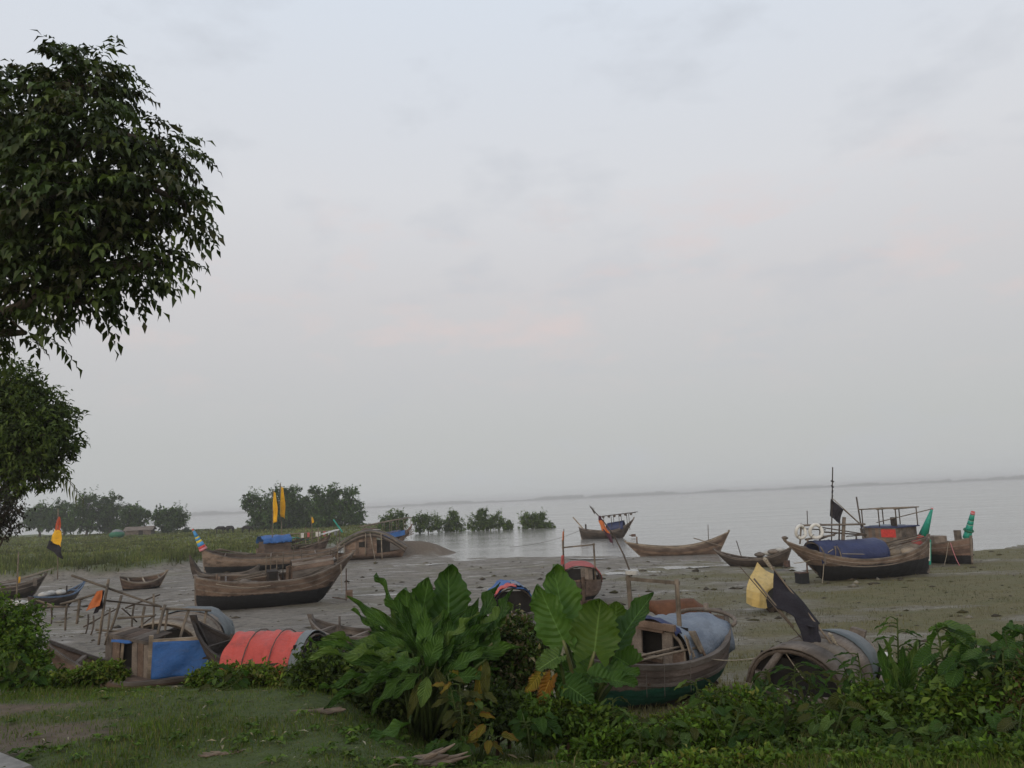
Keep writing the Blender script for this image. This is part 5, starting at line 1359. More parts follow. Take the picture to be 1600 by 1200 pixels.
# coconut palm behind the rounded tree: only its drooping fronds show
def palm():
    cr = at(-15, 690, 24); ft = at(-75, 860, 24)
    foot = Vector((ft.x - .4, ft.y, gz(ft.x - .4, ft.y)))
    rt = thing('coconut_palm', 'coconut palm hidden behind the rounded tree, frond tips drooping out', 'palm', foot)
    top = cr - foot
    MB().tube([(0, 0, -.2), top * .33 + Vector((.15, 0, 0)), top * .66 + Vector((.12, 0, 0)), top], [.20, .16, .14, .13], 9).build('trunk', BARK, rt, True)
    rng = np.random.RandomState(5)
    tips = [(at(104, 632, 24) - foot, .35), (at(120, 770, 23.6) - foot, .75)] + [(top + Vector((1.9 * cos(a), 1.9 * sin(a), .3 + .5 * sin(a * 2.3) - .5)), .5) for a in (1.2, 2.0, 2.8, 3.6, 4.4, 5.2)]
    for tip, arch in tips:
        P, D, Nn = [], [], []
        pts = []
        for i in range(15):
            t = i / 14; p = top.lerp(tip, t) + Vector((0, 0, arch * sin(pi * t)))
            pts.append(p)
        fr = MB().tube(pts, np.linspace(.03, .008, 15), 5).build('frond', BAMBOO, rt, True)
        for i in range(2, 15):
            d = (pts[min(i + 1, 14)] - pts[i - 1]).normalized(); s_ = d.cross(Vector((0, 0, 1))).normalized()
            for s in (-1, 1):
                for q in (0, .5):
                    P.append(pts[i].lerp(pts[i - 1], q)); D.append(d * .7 + s_ * s * .7 - Vector((0, 0, .55))); Nn.append(Vector((0, 0, 1)) + s_ * s * .3)
        n = len(P)
        V, Fc, T = leaf_cloud(np.array(P), np.array(D), np.array(Nn), np.full(n, .60) * (1 - .3 * rng.rand(n)), .10, tints(n, [(.06, .075, .03), (.085, .09, .04)], rng), droop=.35)
        fast_mesh('leaflets', V, Fc, 3, LEAF, T, fr)
palm()

# ------------------------------------------------------------------ big-leaved plants on the bank
def mat_bigleaf(name, a, b_, edge=None):
    t = NT(name); n = t.noise(t.coord('Object'), 7, 4)
    uvw = t.node('ShaderNodeAttribute'); uvw.attribute_name = 'leafuv'
    s = t.node('ShaderNodeSeparateColor'); t.l.new(uvw.outputs['Color'], s.inputs[0])
    c = t.mix(t.rng(n, .3, .7), a, b_)
    c = t.mix(1.0, c, t.mix(t.rand(), (.65, .7, .65), (1.3, 1.25, 1.15)), 'MULTIPLY')
    # pale midrib and side veins
    ab = t.math('ABSOLUTE', t.math('SUBTRACT', s.outputs[1], .5))
    rib = t.math('MULTIPLY', t.rng(ab, .008, .026, 1, 0), .7)
    v = t.math('ABSOLUTE', t.math('SUBTRACT', t.math('FRACT', t.math('SUBTRACT', t.math('MULTIPLY', s.outputs[0], 9.0), t.math('MULTIPLY', ab, 5.0))), .5))
    vein = t.math('MULTIPLY', t.rng(v, .0, .07, 1, 0), .22)
    pale = tuple(min(.5, x * 1.7 + .012) for x in b_)
    c = t.mix(t.math('MAXIMUM', rib, vein), c, pale)
    if edge: c = t.mix(t.rng(t.math('ADD', ab, t.rng(n, 0, 1, -.2, .2)), .32, .5), c, edge)
    t.base(c, .5, .16)
    t.bump(t.math('ADD', t.math('MULTIPLY', v, 1.0), t.math('MULTIPLY', n, .4)), .8, .03)
    tr = t.node('ShaderNodeBsdfTranslucent'); t.l.new(t.mix(1.0, c, (1.5, 1.6, .6), 'MULTIPLY'), tr.inputs[0])
    mx = t.node('ShaderNodeMixShader'); mx.inputs[0].default_value = .25
    t.l.new(t.p.outputs[0], mx.inputs[1]); t.l.new(tr.outputs[0], mx.inputs[2]); t.l.new(mx.outputs[0], t.n['Material Output'].inputs[0])
    return t.m
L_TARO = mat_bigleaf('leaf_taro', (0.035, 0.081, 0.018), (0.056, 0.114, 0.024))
L_TARO_LIT = mat_bigleaf('leaf_taro_lit', (.044, .088, .016), (.066, .112, .022))  # lit copy of the taro leaf, the light put into its colour
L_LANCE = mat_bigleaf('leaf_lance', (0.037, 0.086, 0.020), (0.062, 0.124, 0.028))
L_LANCE_LIT = mat_bigleaf('leaf_lance_pale_lit', (0.088, 0.150, 0.040), (0.125, 0.195, 0.055))  # paler lance leaf; its lit look is mixed into the colour
L_YELLOW = mat_bigleaf('leaf_yellowing', (.17, .15, .028), (.26, .20, .035), (.20, .10, .03))
L_ORANGE = mat_bigleaf('leaf_withered', (.30, .13, .025), (.36, .19, .03), (.14, .07, .03))
L_OLIVE = mat_bigleaf('leaf_olive', (.060, .072, .022), (.085, .092, .028))
def big_leaf(base, tip, width, kind='taro', normal=(0, -1, .5), droop=.12, cup=.42, wave=.085, seed=0, nu=25, nv=11):
    """A single leaf from stalk to tip. Vertices carry leafuv (along, across)."""
    rs = random.Random(seed); b0, t0 = Vector(base), Vector(tip); d = t0 - b0; Lf = d.length; x = d / Lf
    n = Vector(normal); n = (n - x * n.dot(x)).normalized(); y = n.cross(x)
    if kind == 'taro': xs, ws = [0, .12, .28, .45, .62, .78, .9, .97, 1], [.56, .84, 1, .98, .86, .66, .42, .20, .0]
    elif kind == 'lance': xs, ws = [0, .08, .22, .42, .6, .78, .92, 1], [.10, .34, .78, 1, .92, .62, .24, .0]
    else: xs, ws = [0, .10, .3, .5, .7, .88, 1], [.35, .75, 1, .92, .66, .30, .0]
    ph = rs.uniform(0, 6); verts = []; uv = []
    if kind == 'taro' and nu > 20: nu = 57
    if kind == 'taro': width *= .84
    tw = rs.uniform(-.25, .25)
    for i in range(nu):
        a = i / (nu - 1); w = float(np.interp(a, xs, ws)) * width / 2
        for j in range(nv):
            bq = -1 + 2 * j / (nv - 1); ab = abs(bq)
            al = a - (.26 * (1 - a) ** 2.2 * ab ** .8 if kind == 'taro' else 0) + (.02 * sin(a * 19 + ph) * ab)
            rough = 1 + (.075 if kind == 'taro' else .02) * sin(a * 9 * 2 * pi + ph) * ab ** 4
            zz = cup * width * (ab ** 1.4) * .5 - droop * Lf * a ** 2 + wave * Lf * sin(a * 15 + ph + (1.3 if bq > 0 else 0)) * ab ** 2 + .020 * Lf * cos(a * 9 * 2 * pi - ab * 5 * pi) * ab * (1 - ab) * 3
            an = tw * a
            yy = w * bq * rough
            p = b0 + x * (al * Lf) + (y * cos(an) + n * sin(an)) * yy + n * zz
            verts.append(p); uv.append((a, .5 + bq / 2, 0, 1))
    fs = [(i * nv + j, (i + 1) * nv + j, (i + 1) * nv + j + 1, i * nv + j + 1) for i in range(nu - 1) for j in range(nv - 1)]
    return verts, fs, uv
def leaf_obj(root, base, tip, width, mat, kind='taro', stalk_from=None, stalk_r=.014, stalk_mat=None, name='leaf', **kw):
    verts, fs, uv = big_leaf(base, tip, width, kind, **kw)
    me = bpy.data.meshes.new(name); me.from_pydata([tuple(v) for v in verts], [], fs)
    at_ = me.attributes.new('leafuv', 'FLOAT_COLOR', 'POINT'); at_.data.foreach_set('color', np.array(uv, np.float32).ravel())
    me.polygons.foreach_set('use_smooth', [True] * len(me.polygons)); me.materials.append(mat); me.update()
    o = link(name, me, root)
    if stalk_from is not None:
        b0, s0 = Vector(base), Vector(stalk_from); d = b0 - s0
        pts = [s0 + d * f + Vector((0, 0, .10 * d.length * sin(pi * f))) for f in np.linspace(0, 1, 7)]
        MB().tube(pts, np.linspace(stalk_r * 1.7, stalk_r * .8, 7), 7).build('stalk', stalk_mat or STALK, o, True)
    return o
STALK = mat_plain('leaf_stalk', (.040, .058, .018), .85, .3, 10, .08)
STALK_P = mat_plain('leaf_stalk_pale', (.11, .12, .045), .5, .3, 10)
STALK_B = mat_plain('stalk_brown', (.085, .055, .038), .8, .4, 10)
def plant(name, label, foot, leaves, cat='plant', group=None, stalk_r=.014):
    f = G(*foot) if len(foot) == 2 else at(*foot)
    f.z = gz(f.x, f.y)
    rt = thing(name, label, cat, f, 0, group)
    for k, lf in enumerate(leaves):
        (b0, t0, w, m, kind) = lf[:5]; kw = dict(lf[5]) if len(lf) > 5 else {}
        Yb = b0[2]
        sf = kw.pop('sf', None)
        base, tip = Vector(at(*b0)) - f, Vector(at(*t0)) - f
        st = Vector((random.uniform(-.10, .10), random.uniform(-.08, .08), .05)) if sf is None else Vector(at(*sf)) - f
        kw.setdefault('seed', k)
        leaf_obj(rt, base, tip, w * Yb / F_PX, m, kind, st, kw.pop('sr', stalk_r), kw.pop('sm', None), **kw)
    return rt
Y = 7.3
plant('elephant_ear', 'tall elephant ear plant with wavy heart-shaped leaves, right of centre', (902, 1118, Y), [
    ((882, 985, 7.5), (868, 880, 7.6), 80, L_TARO, 'taro', {'normal': (.35, -1, .25), 'cup': .4}),
    ((880, 1000, 7.2), (838, 915, 7.2), 66, L_TARO, 'taro', {'normal': (-.45, -.8, .3), 'sm': STALK_P}),
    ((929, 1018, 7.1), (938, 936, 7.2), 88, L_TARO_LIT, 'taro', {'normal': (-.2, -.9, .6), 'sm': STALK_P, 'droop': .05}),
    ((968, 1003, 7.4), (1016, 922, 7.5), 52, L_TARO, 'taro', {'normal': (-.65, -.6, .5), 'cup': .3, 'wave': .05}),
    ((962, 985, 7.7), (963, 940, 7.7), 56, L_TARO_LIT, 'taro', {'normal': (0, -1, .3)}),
    ((935, 1058, 7.0), (1000, 1046, 7.0), 44, L_TARO, 'taro', {'normal': (.1, -.5, 1), 'droop': .15, 'wave': .07}),
    ((945, 1062, 6.9), (998, 1064, 6.9), 36, L_TARO, 'taro', {'normal': (.1, -.6, .9), 'droop': .2, 'wave': .06}),
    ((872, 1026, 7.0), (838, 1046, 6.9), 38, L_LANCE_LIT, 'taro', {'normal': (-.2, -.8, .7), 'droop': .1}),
    ((885, 1070, 6.9), (928, 1098, 6.8), 50, L_TARO, 'taro', {'normal': (.1, -.8, .6), 'droop': .15}),
    ((930, 1045, 7.2), (905, 1085, 7.0), 62, L_TARO, 'taro', {'normal': (0, -.9, .5)}),
    ((860, 1060, 7.1), (840, 1108, 7.0), 26, L_ORANGE, 'taro', {'normal': (-.2, -1, .2), 'wave': .09}),
    ((845, 1052, 7.2), (822, 1082, 7.1), 26, L_YELLOW, 'taro', {'normal': (.3, -1, .1), 'wave': .08}),
    ((900, 1040, 7.5), (870, 1075, 7.4), 60, L_TARO, 'taro', {'normal': (-.1, -1, .2)}),
    ((985, 1040, 7.6), (945, 1015, 7.6), 60, L_TARO, 'taro', {'normal': (.1, -1, .4)})], stalk_r=.018)
rt = [o for o in bpy.data.objects if o.name.startswith('elephant_ear')][0]
f = Vector(rt.location)
MB().tube([Vector((.03, 0, -.05)), at(925, 1090, 7.15) - f, at(950, 1052, 7.1) - f], [.085, .065, .04], 9).build('stem', STALK_P, rt, True)
MB().tube([Vector((-.05, .05, -.05)), at(890, 1080, 7.3) - f, at(885, 1050, 7.3) - f], [.06, .05, .03], 9).build('stem', STALK, rt, True)

plant('elephant_ear', 'elephant ear plant with broad upright leaves rising behind the lance-leaved clump', (690, 1125, 7.9), [
    ((700, 985, 7.9), (704, 880, 8.0), 78, L_TARO, 'taro', {'normal': (.45, -1, .2), 'sm': STALK_P}),
    ((655, 990, 8.0), (668, 903, 8.0), 64, L_TARO, 'taro', {'normal': (-.1, -1, .3)}),
    ((640, 1000, 7.8), (632, 918, 7.8), 58, L_TARO, 'taro', {'normal': (-.2, -1, .2)}),
    ((740, 1000, 7.6), (773, 908, 7.7), 42, L_TARO, 'taro', {'normal': (-.7, -.6, .3), 'cup': .3}),
    ((770, 1005, 7.4), (793, 918, 7.5), 34, L_TARO, 'taro', {'normal': (-.75, -.55, .2), 'cup': .3, 'sm': STALK_P}),
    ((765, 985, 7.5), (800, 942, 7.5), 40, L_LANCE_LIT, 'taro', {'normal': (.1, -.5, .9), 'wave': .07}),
    ((738, 1030, 7.5), (760, 960, 7.6), 60, L_TARO, 'taro', {'normal': (.2, -1, .3)})], stalk_r=.016)
LN = []
def ln(b0, t0, w, m=None, Yb=7.4, dY=-.1, normal=(0, -.6, .8), **kw):
    LN.append(((b0[0], b0[1], Yb), (t0[0], t0[1], Yb + dY), w * .60, m or L_LANCE, 'lance', dict(normal=normal, **kw)))
ln((640, 985), (587, 895), 24, L_LANCE, normal=(-.6, -.7, .4), droop=.02, cup=.4)
ln((632, 1000), (545, 930), 28, normal=(-.3, -.7, .6)); ln((622, 1008), (553, 948), 24, L_LANCE, 7.5)
ln((628, 1020), (512, 985), 30, L_LANCE_LIT, 7.2, -.3, (-.1, -.6, .8)); ln((620, 1025), (490, 1011), 24, L_LANCE_LIT, 7.1, -.3, (0, -.5, .9))
ln((622, 1030), (482, 992), 30, L_LANCE, 7.4, -.1, (0, -.7, .6)); ln((625, 1042), (498, 1060), 22, L_LANCE, 7.1, -.3, (0, -.6, .8), droop=.2)
ln((630, 1048), (508, 1082), 24, L_LANCE, 7.0, -.3, (-.1, -.6, .7), droop=.25); ln((640, 1045), (577, 1108), 32, L_LANCE, 7.0, -.2, (-.3, -.8, .5), droop=.15)
ln((635, 1035), (548, 1076), 26, L_LANCE, 7.0, -.2, (-.2, -.7, .6), droop=.2); ln((658, 1060), (636, 1126), 24, L_OLIVE, 6.9, -.1, (0, -1, .1), droop=.05)
ln((668, 1058), (658, 1106), 36, L_LANCE_LIT, 6.8, -.1, (.1, -1, .2), droop=.05); ln((690, 1012), (742, 953), 26, L_LANCE_LIT, 7.1, -.1, (-.2, -.6, .8), droop=.1)
ln((652, 1000), (622, 935), 34, L_LANCE, 7.5, 0, (-.2, -1, .3)); ln((670, 1010), (640, 925), 38, L_LANCE, 7.4, 0, (-.1, -1, .3)); ln((690, 1040), (702, 958), 48, L_LANCE, 7.1, 0, (.1, -1, .35))
ln((665, 1030), (662, 945), 44, L_LANCE, 7.2, 0, (-.1, -1, .3)); ln((650, 1040), (592, 1003), 34, L_LANCE_LIT, 6.9, -.15, (-.1, -.4, .9), droop=.28); ln((655, 1035), (605, 1040), 40, L_LANCE, 6.8, -.2, (0, -.7, .7), droop=.15)
ln((668, 1040), (690, 985), 46, L_LANCE, 7.0, 0, (.1, -1, .3)); ln((680, 1045), (700, 1090), 28, L_OLIVE, 6.8, -.1, (.1, -1, .2)); ln((712, 1030), (752, 985), 40, L_LANCE, 7.2, 0, (.1, -.9, .4))
ln((700, 1050), (760, 1010), 36, L_LANCE, 7.0, 0, (0, -.8, .6)); ln((705, 1060), (770, 1050), 34, L_LANCE, 6.9, -.1, (0, -.7, .6), droop=.2); ln((640, 1130), (560, 1165), 40, L_LANCE, 6.4, -.2, (0, -.5, .9), droop=.08)
ln((760, 1030), (757, 1095), 26, L_OLIVE, 6.8, 0, (.1, -1, .1)); ln((752, 1035), (745, 1110), 24, L_YELLOW, 6.9, 0, (-.1, -1, .1), droop=.05); ln((645, 1020), (575, 985), 34, L_LANCE, 7.2, 0, (-.2, -.8, .5))
ln((720, 1000), (748, 935), 36, L_LANCE, 7.5, 0, (.2, -1, .3)); ln((660, 1050), (610, 1090), 30, L_LANCE, 6.9, -.1, (-.2, -.8, .5), droop=.15); ln((690, 1060), (725, 1120), 30, L_LANCE, 6.9, -.1, (.1, -.9, .3))
rr = random.Random(4)
for k in range(34):
    a = rr.choice([-1, 1]) * rr.uniform(.1, 1.5); l = rr.uniform(80, 140); b0 = (rr.uniform(620, 710), rr.uniform(1015, 1075))
    ln(b0, (b0[0] + l * sin(a), b0[1] - l * cos(a) * .8), rr.uniform(26, 40), rr.choice([L_LANCE, L_LANCE, L_LANCE_LIT]), rr.uniform(7.2, 7.7), rr.uniform(-.2, .1), (rr.uniform(-.4, .4), -.8, .5), droop=rr.uniform(.05, .25))
plant('lance_leaved_plant', 'dense clump of long arching lance-shaped leaves left of centre', (660, 1135, 7.3), LN, stalk_r=.010)

# fresh upright clump and broad-leaved plants on the right
LN = []
for (x, y, tx, ty, w, m) in ((1398, 1090, 1372, 1003, 30, L_LANCE), (1405, 1090, 1385, 1000, 26, L_LANCE_LIT), (1412, 1095, 1432, 1002, 34, L_LANCE_LIT), (1420, 1095, 1422, 1020, 28, L_LANCE), (1430, 1100, 1462, 1030, 28, L_LANCE), (1390, 1095, 1345, 1060, 22, L_LANCE),
                             (1400, 1100, 1355, 1085, 22, L_LANCE), (1425, 1100, 1475, 1060, 26, L_LANCE), (1408, 1110, 1390, 1140, 26, L_LANCE), (1420, 1110, 1455, 1130, 28, L_LANCE), (1385, 1085, 1340, 1110, 20, L_LANCE), (1415, 1080, 1410, 1010, 30, L_LANCE)):
    ln((x, y), (tx, ty), w, m, 6.6, rr.uniform(-.1, .1), (rr.uniform(-.5, .5), -1, .3), droop=.06)
plant('lance_leaved_plant', 'upright fresh clump of sword-like leaves right of the grey canopy', (1410, 1135, 6.6), LN, stalk_r=.008)
def branching_plant(label, foot, stems, n_leaf, leaf_px, mats, kind='broad', seed=0, name='broad_leaved_plant', group='broad-leaved plants on the bank', spread=1.0):
    rs = random.Random(seed); f = at(*foot); f.z = gz(f.x, f.y)
    rt = thing(name, label, 'plant', f, 0, group)
    for s in stems:
        pts = [Vector((rs.uniform(-.05, .05), rs.uniform(-.05, .05), 0))] + [Vector(at(*p)) - f for p in s]
        MB().tube(pts, np.linspace(.014, .005, len(pts)), 6).build('stem', STALK, rt, True)
        Ym = s[-1][2]
        for k in range(n_leaf):
            t = .30 + .70 * (k + rs.random()) / n_leaf; q = t * (len(pts) - 1); i = min(int(q), len(pts) - 2); p = pts[i].lerp(pts[i + 1], q - i)
            an = rs.uniform(0, 2 * pi); l = leaf_px * rs.uniform(.65, 1.25) * Ym / F_PX
            st = p + Vector((cos(an), sin(an) * .8, rs.uniform(0, .5))) * (l * .55 * spread)
            d = Vector((cos(an), sin(an) * .8, rs.uniform(-.75, .05))).normalized()
            leaf_obj(rt, st, st + d * l, l * (.85 if kind == 'taro' else (.62 if kind == 'broad' else .28)), rs.choice(mats), kind, p, .004, None, normal=(rs.uniform(-.3, .3), -.45, 1), droop=rs.uniform(.1, .35), wave=.05, seed=rs.randint(0, 999), nu=9, nv=7)
    return rt
branching_plant('tall plant with broad heart-shaped leaves near the right edge', (1500, 1160, 6.0), [[(1480, 1060, 6.0), (1462, 975, 6.0)], [(1500, 1050, 6.1), (1490, 985, 6.1)], [(1530, 1070, 6.0), (1525, 1000, 6.0)], [(1490, 1080, 5.9), (1510, 1040, 5.8)]], 13, 34, [L_LANCE, L_TARO, L_LANCE_LIT], 'taro', 1)
branching_plant('leafy heart-leaved plant cut by the right picture edge', (1590, 1160, 5.9), [[(1580, 1070, 5.9), (1570, 985, 5.9)], [(1600, 1060, 6.0), (1600, 975, 6.0)], [(1560, 1090, 5.9), (1548, 1020, 5.9)]], 13, 32, [L_LANCE, L_TARO], 'taro', 2)
branching_plant('slender weed with paired pointed leaves left of the heart-leaved plant', (1410, 1120, 6.8), [[(1404, 1040, 6.8), (1402, 965, 6.8)], [(1430, 1060, 6.8), (1438, 1000, 6.8)]], 18, 22, [L_LANCE, L_LANCE_LIT], 'lance', 3)
branching_plant('bushy weed of narrow leaves in front of the grey canopy', (1225, 1150, 7.8), [[(1210, 1080, 7.8), (1195, 1045, 7.8)], [(1240, 1075, 7.8), (1242, 1040, 7.8)], [(1262, 1085, 7.8), (1270, 1050, 7.8)], [(1190, 1090, 7.8), (1176, 1062, 7.8)]], 18, 24, [L_LANCE, L_LANCE, L_OLIVE], 'lance', 4)
branching_plant('leafy weed climbing the metal sheet of the grey canopy', (1330, 1160, 7.0), [[(1335, 1090, 7.0), (1318, 1040, 7.0)], [(1350, 1080, 7.0), (1340, 1020, 7.0)], [(1310, 1110, 7.0), (1312, 1075, 7.0)]], 15, 28, [L_LANCE, L_TARO], 'lance', 5)
branching_plant('vine with round yellow-green leaves right of the lance-leaved clump', (715, 1165, 6.5), [[(712, 1110, 6.5), (700, 1055, 6.5)], [(722, 1120, 6.4), (718, 1070, 6.4)], [(735, 1130, 6.5), (742, 1090, 6.5)]], 11, 20, [L_OLIVE, L_YELLOW, L_LANCE_LIT, L_OLIVE], 'broad', 6)
branching_plant('sprig with three bright yellow leaves near the bottom centre', (745, 1185, 5.9), [[(757, 1160, 5.9), (768, 1130, 5.9)], [(765, 1165, 5.9), (772, 1150, 5.9)]], 4, 26, [L_YELLOW], 'broad', 7)
branching_plant('low rosette of round green leaves at the bottom centre', (700, 1185, 5.8), [[(690, 1170, 5.8), (685, 1160, 5.8)], [(705, 1175, 5.75), (712, 1165, 5.75)], [(720, 1170, 5.8), (728, 1160, 5.8)]], 8, 24, [L_LANCE, L_TARO_LIT], 'broad', 8)
branching_plant('young leafy sprout beside the bare white twig', (830, 1160, 6.4), [[(825, 1140, 6.4), (818, 1125, 6.4)], [(838, 1140, 6.4), (842, 1122, 6.4)]], 9, 24, [L_TARO, L_LANCE], 'broad', 9)

# bare white twig
p = G(797, 1163)
tw = thing('bare_twig', 'bare pale branching twig between the two big-leaved plants', 'twig', p)
def tubew(mbpts, rad): return MB().tube([Vector(at(*q)) - p for q in mbpts], rad, 6)
tubew([(797, 1166, p.y), (798, 1135, p.y), (794, 1120, p.y), (788, 1100, p.y), (785, 1075, p.y)], [.012, .010, .008, .006, .003]).build('stem', W_PALE, tw, True)
for br in ([(798, 1135), (806, 1120), (816, 1112)], [(794, 1121), (782, 1114), (770, 1108)], [(795, 1122), (800, 1112), (808, 1108)], [(790, 1105), (797, 1095), (800, 1080)]):
    tubew([(x, y, p.y) for x, y in br], [.007, .005, .003]).build('branch', W_PALE, tw, True)

# ------------------------------------------------------------------ shrubs on the bank
def shrub(label, foot_px, Y, blobs, n, per, leaf, pal, seed, name='shrub', group='shrubs along the bank', aspect=.5, hang=.1, tr=.018):
    f = at(foot_px[0], foot_px[1], Y); f.z = gz(f.x, f.y)
    return tree(name, label, 'shrub', tuple(f), [pxblob(x, y, Y + dy, rx, ry) for (x, y, rx, ry, dy) in blobs], n, per, leaf, pal, tr, aspect, group, .26, 3, seed=seed, hang=hang, droop=.2, bark=STALK_B, wild=18, shell=.35)
Sx = shrub
Sx('dark shrub filling the left edge below the far boats', (10, 1060), 10.2, [(10, 960, 40, 32, 0), (30, 985, 36, 34, 0), (-20, 1000, 50, 50, 0), (15, 1010, 45, 36, 0), (10, 1045, 60, 24, 0), (60, 1060, 40, 18, 0)], 260, 20, .070, PAL_BUSH, 51)
Sx('light green shrub around the upturned plank trough at left', (95, 1060), 9.6, [(28, 1010, 24, 26, 0), (36, 1044, 34, 20, 0), (110, 1066, 45, 9, 0), (20, 1050, 40, 24, 0), (80, 1066, 40, 10, 0)], 280, 20, .065, PAL_BUSH, 52)
Sx('low weeds in front of the plank cabin door', (165, 1068), 9.4, [(150, 1052, 30, 12, 0), (176, 1048, 16, 10, 0), (130, 1060, 30, 10, 0), (188, 1058, 12, 8, 0)], 170, 18, .055, PAL_WEED, 53)
Sx('sprawling shrub left of the blue tarpaulin end, with yellow tips', (330, 1090), 8.6, [(325, 1065, 26, 18, 0), (350, 1060, 30, 18, 0), (375, 1070, 28, 20, 0), (310, 1080, 24, 14, 0)], 210, 18, .055, PAL_BUSH + PAL_WEED, 55)
Sx('yellowing shrub below the red tarpaulin', (420, 1090), 8.4, [(400, 1060, 30, 16, 0), (430, 1065, 34, 18, 0), (410, 1085, 36, 14, 0), (455, 1075, 30, 22, 0)], 230, 18, .055, PAL_WEED + [(.13, .12, .035)], 56)
Sx('dark shrub filling the gap left of the lance-leaved clump', (500, 1120), 7.9, [(495, 1060, 40, 34, 0), (530, 1080, 44, 40, 0), (490, 1100, 40, 24, 0), (560, 1110, 44, 34, 0), (520, 1040, 36, 24, .3)], 420, 18, .070, PAL_DARK + PAL_MID, 57)
Sx('shadowy undergrowth shrub beneath the lance-leaved clump', (640, 1150), 7.7, [(600, 1100, 50, 40, 0), (660, 1110, 50, 40, .1), (620, 1140, 50, 20, 0), (700, 1120, 40, 36, .1), (650, 1050, 60, 40, .5)], 460, 16, .075, PAL_DARK, 58)
Sx('dry brownish bush between the two big-leaved plants', (790, 1110), 8.4, [(780, 1000, 40, 28, 0), (800, 1030, 44, 34, 0), (770, 1050, 40, 34, 0), (815, 985, 24, 18, .2), (800, 1075, 44, 30, 0), (835, 1020, 26, 34, .2)], 520, 18, .06, PAL_DARK + PAL_DRY + PAL_MID, 59)
Sx('dark shrub at the foot of the white twig', (770, 1150), 7.4, [(760, 1110, 40, 28, 0), (800, 1120, 40, 28, 0), (840, 1130, 36, 24, 0), (745, 1135, 30, 20, -.3)], 330, 16, .065, PAL_DARK + PAL_MID, 60)
Sx('shrub under the elephant ear stems', (880, 1140), 6.9, [(870, 1115, 40, 24, 0), (910, 1130, 44, 24, 0), (860, 1145, 40, 18, 0), (945, 1130, 30, 18, 0)], 300, 16, .060, PAL_MID + PAL_BUSH, 61)
Sx('weedy shrub below the green waterline of the cabin boat', (990, 1140), 7.4, [(965, 1128, 30, 12, 0), (1010, 1132, 26, 9, 0), (1048, 1130, 30, 14, 0), (1085, 1124, 26, 16, 0)], 247, 16, 0.035, PAL_WEED, 62)
Sx('wide green shrub at the bottom right of centre', (1040, 1180), 6.2, [(975, 1162, 36, 20, 0), (1035, 1170, 40, 18, 0), (1095, 1158, 40, 28, 0), (930, 1172, 30, 16, 0), (1060, 1148, 16, 14, 0)], 390, 18, 0.058, PAL_BUSH, 63)
Sx('bushy shrub in front of the grey canopy opening', (1160, 1150), 7.2, [(1130, 1110, 34, 26, 0), (1158, 1105, 30, 24, 0), (1200, 1128, 34, 18, 0), (1150, 1130, 48, 28, 0), (1215, 1145, 40, 22, 0)], 546, 18, 0.055, PAL_BUSH + PAL_WEED, 64)
Sx('dense shrub below the grey canopy planks', (1260, 1160), 6.8, [(1250, 1142, 40, 20, 0), (1290, 1145, 36, 20, 0), (1240, 1150, 50, 30, 0), (1300, 1150, 44, 30, 0)], 494, 18, 0.062, PAL_MID + PAL_BUSH, 65)
Sx('bright fresh low shrub at the bottom edge near the right', (1320, 1190), 5.6, [(1290, 1180, 40, 20, 0), (1340, 1178, 44, 20, 0), (1400, 1182, 44, 20, 0), (1240, 1188, 40, 18, 0)], 390, 18, 0.039, [(.075, .125, .025), (.06, .105, .02), (.09, .13, .03)], 66)
Sx('dark shrub below the upright sword-leaved clump', (1400, 1165), 6.4, [(1370, 1120, 40, 34, 0), (1420, 1135, 44, 34, 0), (1460, 1120, 40, 36, 0), (1400, 1155, 50, 24, 0)], 494, 17, 0.066, PAL_MID + PAL_BUSH, 67)
Sx('tangled shrub at the foot of the heart-leaved plant', (1510, 1170), 5.9, [(1500, 1110, 44, 40, 0), (1550, 1120, 44, 40, 0), (1490, 1150, 50, 34, 0), (1540, 1165, 50, 28, 0)], 546, 17, 0.062, PAL_MID + PAL_BUSH, 68)
Sx('reddish-brown tinged shrub at the right picture edge', (1590, 1180), 5.7, [(1590, 1060, 30, 36, .4), (1600, 1120, 44, 44, 0), (1580, 1165, 50, 30, 0), (1640, 1100, 50, 60, 0)], 468, 17, 0.043, PAL_BUSH + [(.09, .06, .03), (.11, .075, .035)], 69)

Sx('weedy tangle along the bottom edge right of centre', (1150, 1215), 4.9, [(1010, 1205, 50, 16, 0), (1090, 1203, 50, 18, 0), (1170, 1200, 50, 20, 0), (950, 1208, 40, 12, 0), (1250, 1205, 50, 16, 0)], 390, 18, 0.043, PAL_BUSH + PAL_WEED, 70)
Sx('leafy tangle in the lower right corner', (1500, 1215), 4.8, [(1440, 1203, 50, 20, 0), (1500, 1200, 50, 24, 0), (1570, 1196, 60, 28, 0), (1360, 1206, 50, 16, 0)], 429, 18, 0.051, PAL_BUSH + PAL_MID, 71)

